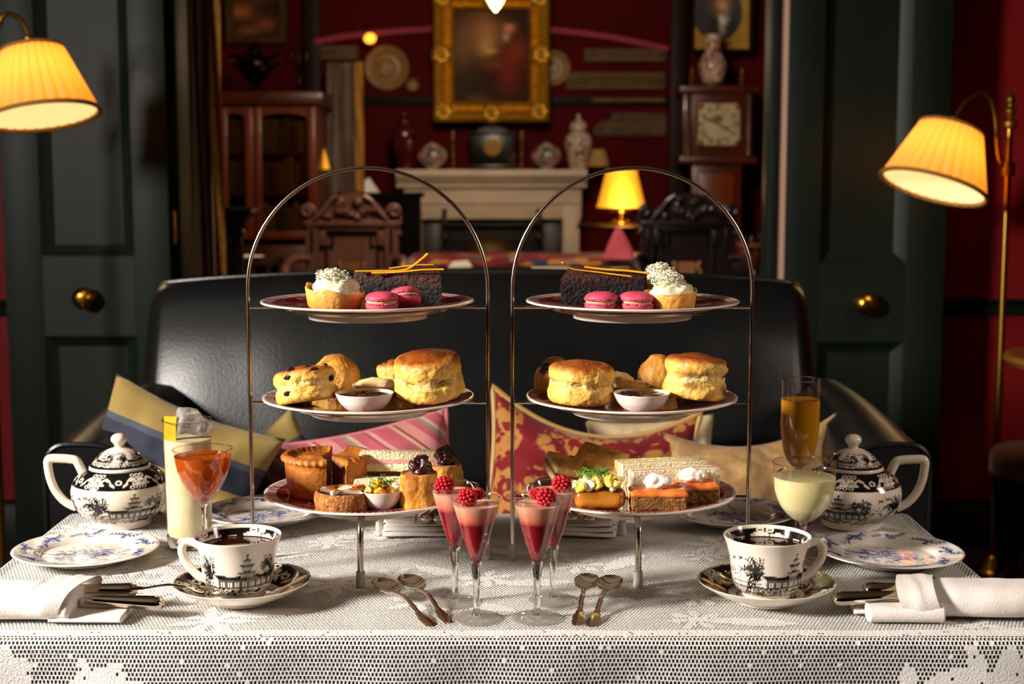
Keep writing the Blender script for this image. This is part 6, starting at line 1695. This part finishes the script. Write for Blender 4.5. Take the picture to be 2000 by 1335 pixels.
def rasp(o, loc, seed, R=.0085, tilt=(0,0,0), berry=None):
    """raspberry made of drupelets"""
    rb = thing('raspberry', berry, 'raspberry', loc, tilt, 'raspberries on the pink shots')
    b = MB(); rn = random.Random(seed)
    for lv, (zz, rr_, n) in enumerate([(-.75,.50,7),(-.4,.80,11),(0,.92,13),(.4,.86,12),(.78,.62,9),(1.05,.30,5),(1.15,0,1)]):
        for k in range(n):
            a = 2*PI*k/n+lv*.4; b.blob(R*.27, (R*rr_*math.cos(a), R*rr_*math.sin(a), R*zz), lv*20+k, .08, 2, 1)
    b.blob((R*.8,R*.8,R*1.0), (0,0,R*.1), 1, 0, 1, 2)
    part('drupelets', b, mat('raspberry_flesh', '#a60d1c', rough=.3, var='#c01c2c', vscale=90, sss=.25), rb, angle=180)
SHOT = spline([(0,.062),(.0035,.0625),(.008,.070),(.0135,.086),(.0200,.108),(.0255,.127),(.0275,.1335)], 5)
RED = mat('raspberry_puree', '#76040f', rough=.2, var='#8c0816', vscale=60, trans=.15, sss=.2)
PNK = mat('pink_foam', '', rough=.35, attr=True, var=.1, vscale=90, sss=.3)
PNKF = mat('foam_top', '#d8a894', rough=.4, var='#e0b8a4', vscale=110, bump=.5, bscale=240)
def shot_parts(o, seed):
    part('bowl', MB().lathe(bowl_shell(SHOT), 56), CLEAR, o, angle=70)
    part('rim', MB().tube([(.0272*math.cos(2*PI*k/64), .0272*math.sin(2*PI*k/64), .1335) for k in range(64)], .0006, 6, closed=True), SOLID, o)
    st = spline([(.0062,.0655),(.0060,.0600),(.0048,.0500),(.0039,.043),(.0036,.030),(.0036,.012),(.0046,.006),(.0055,.004)], 5)
    part('stem', MB().lathe([(0,.0640),(.0040,.0645)]+st+[(0,.004)], 48), SOLID, o, angle=60)
    part('foot', MB().lathe([(0,.0042)]+spline([(.0055,.004),(.012,.0026),(.0255,.0014),(.0262,.0008),(.0258,.0),(0,0)], 5), 48), FOOTG, o, angle=60)
    part('raspberry_layer', MB().lathe(liquid(SHOT, .1060), 44), RED, o)
    up = [(r-.0005, z) for r, z in SHOT if z > .1060]
    k0 = [(r, z) for r, z in SHOT if z <= .1060][-1]; k1 = [(r, z) for r, z in SHOT if z > .1060][0]
    tt = (.1060-k0[1])/(k1[1]-k0[1]); r0 = k0[0]+(k1[0]-k0[0])*tt-.0005
    prof = [(0,.1061),(r0,.1061)]
    ztop = .1268
    for i in range(1, 9):
        z = .1061+(ztop-.1061)*i/8
        for (ra, za), (rb_, zb2) in zip(SHOT[:-1], SHOT[1:]):
            if za <= z <= zb2: prof.append((ra+(rb_-ra)*(z-za)/(zb2-za)-.0005, z)); break
    part('pink_layer', MB().lathe(prof+[(0,ztop)], 44), PNK, o, colors=lambda co, n: lerp(lin('#8c0c18'), lerp(lin('#c86a50'), lin('#cf957a'), (co.z-.112)/.012), (co.z-.1062)/.006))
shots = [((931, 1206), 'raspberry shot in a conical stemmed glass, front left of the four'), ((1049, 1206), 'raspberry shot in a conical stemmed glass, front right of the four'),
         ((889, 1174), 'raspberry shot in a conical stemmed glass, back left of the four'), ((1080, 1171), 'raspberry shot in a conical stemmed glass, back right of the four')]
first = None
for i, ((x, y), lab) in enumerate(shots):
    if first is None:
        first = thing('shot_glass', lab, 'glass', on(x, y), 0, 'raspberry shots'); shot_parts(first, 1); o = first
    else: o = dup(first, on(x, y), i*.6, lab)
    p = on(x, y); sx_ = (-.010, .010, -.012, .010)[i]
    rasp(None, p+Vector((sx_, -.006, .1345)), i, .0098, ((.5,.9,0),(.4,-.8,0),(.3,1.2,.3),(.3,-1.1,0))[i], ('raspberry in the front left pink shot','raspberry in the front right pink shot','raspberry in the back left pink shot','raspberry in the back right pink shot')[i])
    if i < 2: rasp(None, p+Vector((sx_*.1-(.013 if i == 0 else -.013)*-.3, .004, .1370)), i+7, .0060, (.8, (-.6,.6)[i], 0), ('smaller raspberry piece in the front left pink shot','smaller raspberry piece in the front right pink shot')[i])

# highball
o = thing('highball_glass', 'tall straight glass of cloudy lemonade with ice beside the left teapot', 'glass', on(372, 1065))
HB = [(0,.016),(.020,.0155),(.0275,.018),(.0285,.022),(.0305,.16),(.0312,.1665)]
part('glass_wall', MB().lathe(bowl_shell([(0,.0155),(.0285,.0155),(.0295,.02),(.0305,.10),(.0315,.1665)], .0012), 64), CLEAR, o, angle=60)
part('glass_base', MB().lathe([(0,0),(.0275,0),(.0288,.002),(.0295,.0155),(0,.0155)], 64), SOLID, o)
part('rim', MB().tube([(.0311*math.cos(2*PI*k/64), .0311*math.sin(2*PI*k/64), .1665) for k in range(64)], .0009, 6, closed=True), SOLID, o)
part('lemonade', MB().lathe([(0,.0158),(.0270,.0158),(.0281,.02),(.0291,.10),(.0299,.142),(0,.142)], 56), mat('cloudy_lemonade', '#e6d6a2', rough=.15, var='#ecdfb4', vscale=25, sss=.4, trans=.1), o)
def ice_mesh(s, seed): return MB().sbox((s,s,s*.9), (0,0,0), (7,7,7), .0022, 70, seed, .005)
ICE = mat('ice', '#f0f0ee', rough=.15, trans=.8, ior=1.31, bump=.25, bscale=120)
single('ice_cube', ice_mesh(.030, 3), ICE, 'clear ice cube standing proud of the tall lemonade', 'ice cube', on(372, 1065)+Vector((.001, .002, .164)), (.35, .2, .5), 'ice in the tall lemonade', angle=70)
single('ice_cube', ice_mesh(.022, 5), ICE, 'smaller ice cube right of the large one in the tall lemonade', 'ice cube', on(372, 1065)+Vector((.017, .006, .157)), (.2, .5, .9), 'ice in the tall lemonade', angle=70)
LEM = mat('lemon_rind', '#e6ac10', rough=.4, var='#eeb820', vscale=60)
b = MB()
lp = spline([(-.018,-.010,.172),(-.019,-.012,.150),(-.017,-.017,.125),(-.014,-.020,.105)], 6)
b.loft([[(x-.008*(1-.2*k/18), y, z), (x+.008, y-.001, z), (x+.008, y+.0015, z), (x-.008*(1-.2*k/18), y+.0025, z)] for k, (x, y, z) in enumerate(lp)])
single('lemon_twist', b, LEM, 'strip of lemon rind in the tall lemonade', 'lemon peel', on(372, 1065), 0)
bpy.data.objects['lemon_twist'].location += Vector((-.001, -.0, 0))

def stem_glass(name, label, pos, bowl, stem_top, foot_r, lq, lmat, top_z, cat='glass'):
    o = thing(name, label, cat, pos)
    part('bowl', MB().lathe(bowl_shell(bowl), 64), CLEAR, o, angle=70)
    part('rim', MB().tube([(bowl[-1][0]*math.cos(2*PI*k/72), bowl[-1][0]*math.sin(2*PI*k/72), bowl[-1][1]) for k in range(72)], .0007, 6, closed=True), SOLID, o)
    zb = bowl[0][1]
    st = spline([(.0042,zb+.001),(.0048,zb-.003),(.0036,zb-.012),(.0032,zb*.5),(.0034,.012),(.0055,.005)], 5)
    part('stem', MB().lathe([(0,zb+.001)]+st+[(0,.004)], 48), SOLID, o, angle=60)
    part('foot', MB().lathe([(0,.0052)]+spline([(.0055,.005),(.016,.0026),(foot_r*.97,.0014),(foot_r,.0008),(foot_r*.98,0),(0,0)], 5), 48), FOOTG, o, angle=60)
    part(lq, MB().lathe(liquid(bowl, top_z), 56), lmat, o)
    return o
AMB = mat('amber_cocktail', '#d2600f', rough=.02, trans=.5, ior=1.33, var='#c4520a', vscale=8)
nn = spline([(0,.090),(.004,.0905),(.012,.097),(.022,.112),(.030,.130),(.0335,.146),(.0345,.157)], 6)
stem_glass('cocktail_glass', 'small tulip stemmed glass of amber cocktail in front of the lemonade', on(402, 1128), nn, .09, .030, 'amber_drink', AMB, .149)
GLD = mat('golden_fizz', '#d8961a', rough=.02, trans=.45, ior=1.33, var='#e0a42c', vscale=8)
fl_ = spline([(0,.098),(.006,.099),(.014,.106),(.0205,.120),(.0245,.145),(.0255,.175),(.0258,.216)], 6)
stem_glass('flute_glass', 'tall flute of golden sparkling drink beside the right teapot', on(1557, 1058), fl_, .098, .029, 'sparkling_drink', GLD, .190)
PAL = mat('pale_sour', '#dccf96', rough=.08, trans=.12, ior=1.33, var='#e4d9a8', vscale=12, sss=.4)
cp = spline([(0,.052),(.005,.0525),(.016,.058),(.028,.071),(.0355,.088),(.0380,.106),(.0385,.128)], 6)
stem_glass('coupe_glass', 'round stemmed glass of pale cloudy cocktail in front of the flute', on(1567, 1100), cp, .052, .033, 'pale_drink', PAL, .110)

# ------------------------------------------------------------------ cutlery
SILVER = mat('polished_silver', '#c9bba8', rough=.08, metal=1)
def spoon_mesh(L_, bw, bl, hw, name):
    """spoon lying along +x, bowl at x=0..bl, handle to L_"""
    b = MB(); n = 48; m = 12
    def width(x):
        if x < bl: t = x/bl; return bw*math.sqrt(max(0, 1-(2*t**.9-1)**2))*.98+.0009
        t = (x-bl)/(L_-bl); w_ = .0022+.0006*math.sin(t*3)
        if t > .55: w_ = .0022+(hw-.0022)*min(1, (t-.55)/.2)**.8
        if t > .93: w_ *= math.sqrt(max(.02, 1-((t-.93)/.07)**2))
        return max(w_, .0012)
    def zc(x):
        if x < bl: return .0075-.0
        t = (x-bl)/(L_-bl); return .0075+.006*math.sin(min(1,t*1.6)*PI)*(1-t)-.0058*t
    def f(u, v, up):
        x = .0+u*L_; w_ = width(x); s = (2*v-1)
        z = zc(x)
        if x < bl:
            t = x/bl; d = .0065*max(0, 1-(2*t-1)**2)**.7*max(0, 1-s*s)
            z -= d
            blend = min(1, (bl-x)/.006)
        return (x, s*w_, z+(.0006 if up else -.0006)+ (0 if x < bl else .0006*(1-s*s)*(1 if up else -1)))
    b.grid(lambda u, v: f(u, v, True), n, m); b.grid(lambda u, v: f(u, v, False), n, m)
    # close the edge
    N1 = (n+1)*(m+1)
    for i in range(n):
        for j in (0, m):
            a, c = i*(m+1)+j, (i+1)*(m+1)+j; b.f.append((a, c, c+N1, a+N1))
    for i in (0, n):
        for j in range(m):
            a, c = i*(m+1)+j, i*(m+1)+j+1; b.f.append((a, c, c+N1, a+N1))
    return b.mesh(name, SILVER, None, 50)
SPM = spoon_mesh(.134, .0140, .045, .0066, 'teaspoon')
def lay_spoon(label, bowl_px, end_px, dz=0.0, z=TZ):
    a, c = on(*bowl_px, z), on(*end_px, z); d = c-a; d.normalize()
    p = a - d*.021
    single('teaspoon', SPM, SILVER, label, 'spoon', p+Vector((0,0,.0115)), (0, .115, math.atan2(d.y, d.x)), 'teaspoons on the lace cloth')
lay_spoon('silver teaspoon left of the pink shots, outer of its pair', (754, 1169), (850, 1222))
lay_spoon('silver teaspoon left of the pink shots, inner of its pair', (804, 1161), (884, 1217))
lay_spoon('silver teaspoon right of the pink shots, inner of its pair', (1146, 1160), (1127, 1218))
lay_spoon('silver teaspoon right of the pink shots, outer of its pair', (1191, 1163), (1156, 1218))
p = sL_+Vector((-.030, -.030, .021))
single('teaspoon', SPM, SILVER, 'silver teaspoon resting on the left saucer', 'spoon', sL_+Vector((-.004, -.044, .0155)), (0, -.045, PI-.10), 'teaspoons on the saucers')
single('teaspoon', SPM, SILVER, 'silver teaspoon resting on the right saucer', 'spoon', sR_+Vector((-.050, -.0, .0185)), (0, .0, .62), 'teaspoons on the saucers')

def knife(label, loc, rot, L_=.21, grp='table knives and forks in the napkins', blade=True, name='table_knife'):
    o = thing(name, label, 'knife' if name == 'table_knife' else 'fork', loc, rot, grp)
    hn = [(x_, 0, 0) for x_ in (0, .0006, .002, .0045, .008, .013, .02, .03, .04, .05, .06, .07, .078, .083, .088)]
    rad = [.0075 if 3 < k else .003+.0012*k for k in range(len(hn))]
    rad = [.0015, .0045, .0072, .0094, .0106, .0108, .0105, .0100, .0094, .0088, .0082, .0076, .0070, .0066, .0045]
    part('handle', MB().tube(hn, rad, 14, flat=.72), SILVER, o)
    if name == 'table_knife':
        part('blade', MB().prism([(.086,-.006),(.19,-.0075),(.205,-.004),(.208,.004),(.2,.0065),(.086,.005)], .0014, .0004, T((0,0,-.0007))), SILVER, o)
    else:
        part('shank', MB().tube(spline([(.086,0,0),(.12,0,.001),(.145,0,.003)], 4), [.0032]*9, 8), SILVER, o)
        part('fork_head', MB().prism([(.14,-.003),(.15,-.010),(.163,-.011),(.163,.011),(.15,.010),(.14,.003)], .0018, .0004, T((0,0,.002))), SILVER, o)
        for k in range(4): part('tine', MB().tube([(.162,-.0096+.0064*k,.003),(.185,-.0094+.0062*k,.0045),(.203,-.009+.006*k,.003)], [.0015,.0014,.0007], 6), SILVER, o)
    return o

# ------------------------------------------------------------------ napkins
LINEN = mat('white_linen', '#ddd4cc', rough=.85, var='#e4dcd5', vscale=12, bump=.18, bscale=500)
def roll_section(w_, h, n=28):
    return [((abs(math.cos(t))**.75)*(1 if math.cos(t) > 0 else -1)*w_/2, h/2+(abs(math.sin(t))**.85)*(1 if math.sin(t) > 0 else -1)*h/2) for t in [2*PI*k/n for k in range(n)]]
def bundle(b, x0, x1, w_, h, seed, y0=0, z0=0, n=40, taper=None, amp=.0042):
    loops = []
    for i in range(n+1):
        u = i/n; x = x0+(x1-x0)*u
        k = taper(u) if taper else (1, 1)
        lp = []
        for (yy, zz) in roll_section(w_*k[0], h*k[1]):
            q = amp*n3((x*.4, yy, zz), 34, seed)+amp*.6*n3((x, yy*.5, zz*.5), 60, seed)
            lp.append((x+.3*amp*n3((x, yy, zz), 40, seed+2), y0+yy*(1+q*8), max(.0003, z0+zz*(1+q*8))))
        loops.append(lp)
    b.loft(loops)
def napkin_roll(label, loc, rz, mirror):
    """bundle running along +x from its open end, a band folded round it"""
    o = thing('rolled_napkin', label, 'napkin', loc, rz, 'rolled linen napkins at the front')
    m = mirror
    b = MB(); bundle(b, .052, .24, .070, .034, 3+m, .004, 0, taper=lambda u: (1-.04*math.sin(u*9), .84+.22*min(1, u*4)*(1-.2*u)))
    part('roll', b, LINEN, o, angle=180)
    b = MB(); bundle(b, .006, .085, .030, .021, 9+m, -.026, 0, taper=lambda u: (1, .85+.15*u)); part('inner_fold', b, LINEN, o, angle=180, label='rolled edge of cloth at the open end')
    b = MB(); bundle(b, -.004, .075, .050, .010, 12+m, .012, 0, taper=lambda u: (1, .9)); part('under_flap', b, LINEN, o, angle=180)
    b = MB()
    loops = []
    for i in range(9):
        u = i/8; lp = []
        for (yy, zz) in roll_section(.080, .0400):
            x = .058+.040*u - .016*(zz/.04)+.010*(yy/.04)
            q = 1+.05*n3((x*4, yy*.5, zz*.5), 30, 6)
            lp.append((x, .001+yy*q*(1-.02*math.cos(u*PI*2)), max(.0002, zz*q)))
        loops.append(lp)
    b.loft(loops, cap=False)
    loops2 = [[(x, y*.95, z*.96+.0003) for x, y, z in l] for l in loops]; b.loft(loops2, cap=False)
    part('band', b, LINEN, o, angle=180, label='folded linen band')
    return o
# right: open end to the left
pr = on(1678, 1203); pl_ = on(226, 1212)
napkin_roll('white linen napkin roll with cutlery at the right front corner', pr+Vector((0,.012,0)), -.03, 0)
knife('silver table knife tucked in the right napkin roll', pr+Vector((-.030,.004,.018)), (0, -.04, .06))
knife('silver fork tucked in the right napkin roll', pr+Vector((.008,.022,.024)), (0, -.02, -.02), name='table_fork')
napkin_roll('white linen napkin roll with cutlery at the left front corner', pl_+Vector((.006,.022,0)), PI-.02, 5)
knife('silver table knife tucked in the left napkin roll', pl_+Vector((.050,.012,.0155)), (0, -.03, PI-.10))
knife('silver fork tucked in the left napkin roll', pl_+Vector((.012,.048,.020)), (0, -.02, PI+.02), name='table_fork')

def flat_napkin(label, loc, rz, seed):
    o = thing('folded_napkin', label, 'napkin', loc, rz, 'folded napkins between the stands')
    for k, (w_, d_, z_, y_) in enumerate(((.098,.075,0,0), (.094,.070,.0055,.003), (.088,.062,.011,.006))):
        b = MB(); bundle(b, -w_/2, w_/2, d_, .0075, seed+k, y_, z_, taper=lambda u: (1-.05*abs(2*u-1)**4, 1+.25*math.sin(u*5+k)), amp=.003)
        part('fold', b, LINEN, o, angle=180)
    b = MB(); bundle(b, -.046, -.004, .060, .009, seed+7, .012, .014, taper=lambda u: (1, 1-.6*u), amp=.004); part('top_flap', b, LINEN, o, angle=180)
    return o
ql, qr = on(815, 1048), on(1135, 1048)
flat_napkin('folded white napkin with cutlery behind the left pink shots', ql+Vector((0,.03,0)), .08, 2)
flat_napkin('folded white napkin with cutlery behind the right pink shots', qr+Vector((0,.03,0)), -.1, 6)
for q, lab, dx, a in ((ql, 'left', .010, 1.30), (ql, 'left', .030, 1.62), (qr, 'right', -.010, 1.75), (qr, 'right', .010, 1.35)):
    isf = dx in (.010, -.010) and not (q is qr and dx == .010)
    knife('silver %s on the folded napkin behind the %s pink shots' % ('knife' if isf else 'fork', lab), q+Vector((dx, -.006+(.004 if isf else 0), .0245)), (0, -.03, a), name='table_knife' if isf else 'table_fork', grp='cutlery on the folded napkins').scale = (.66, .85, .85)
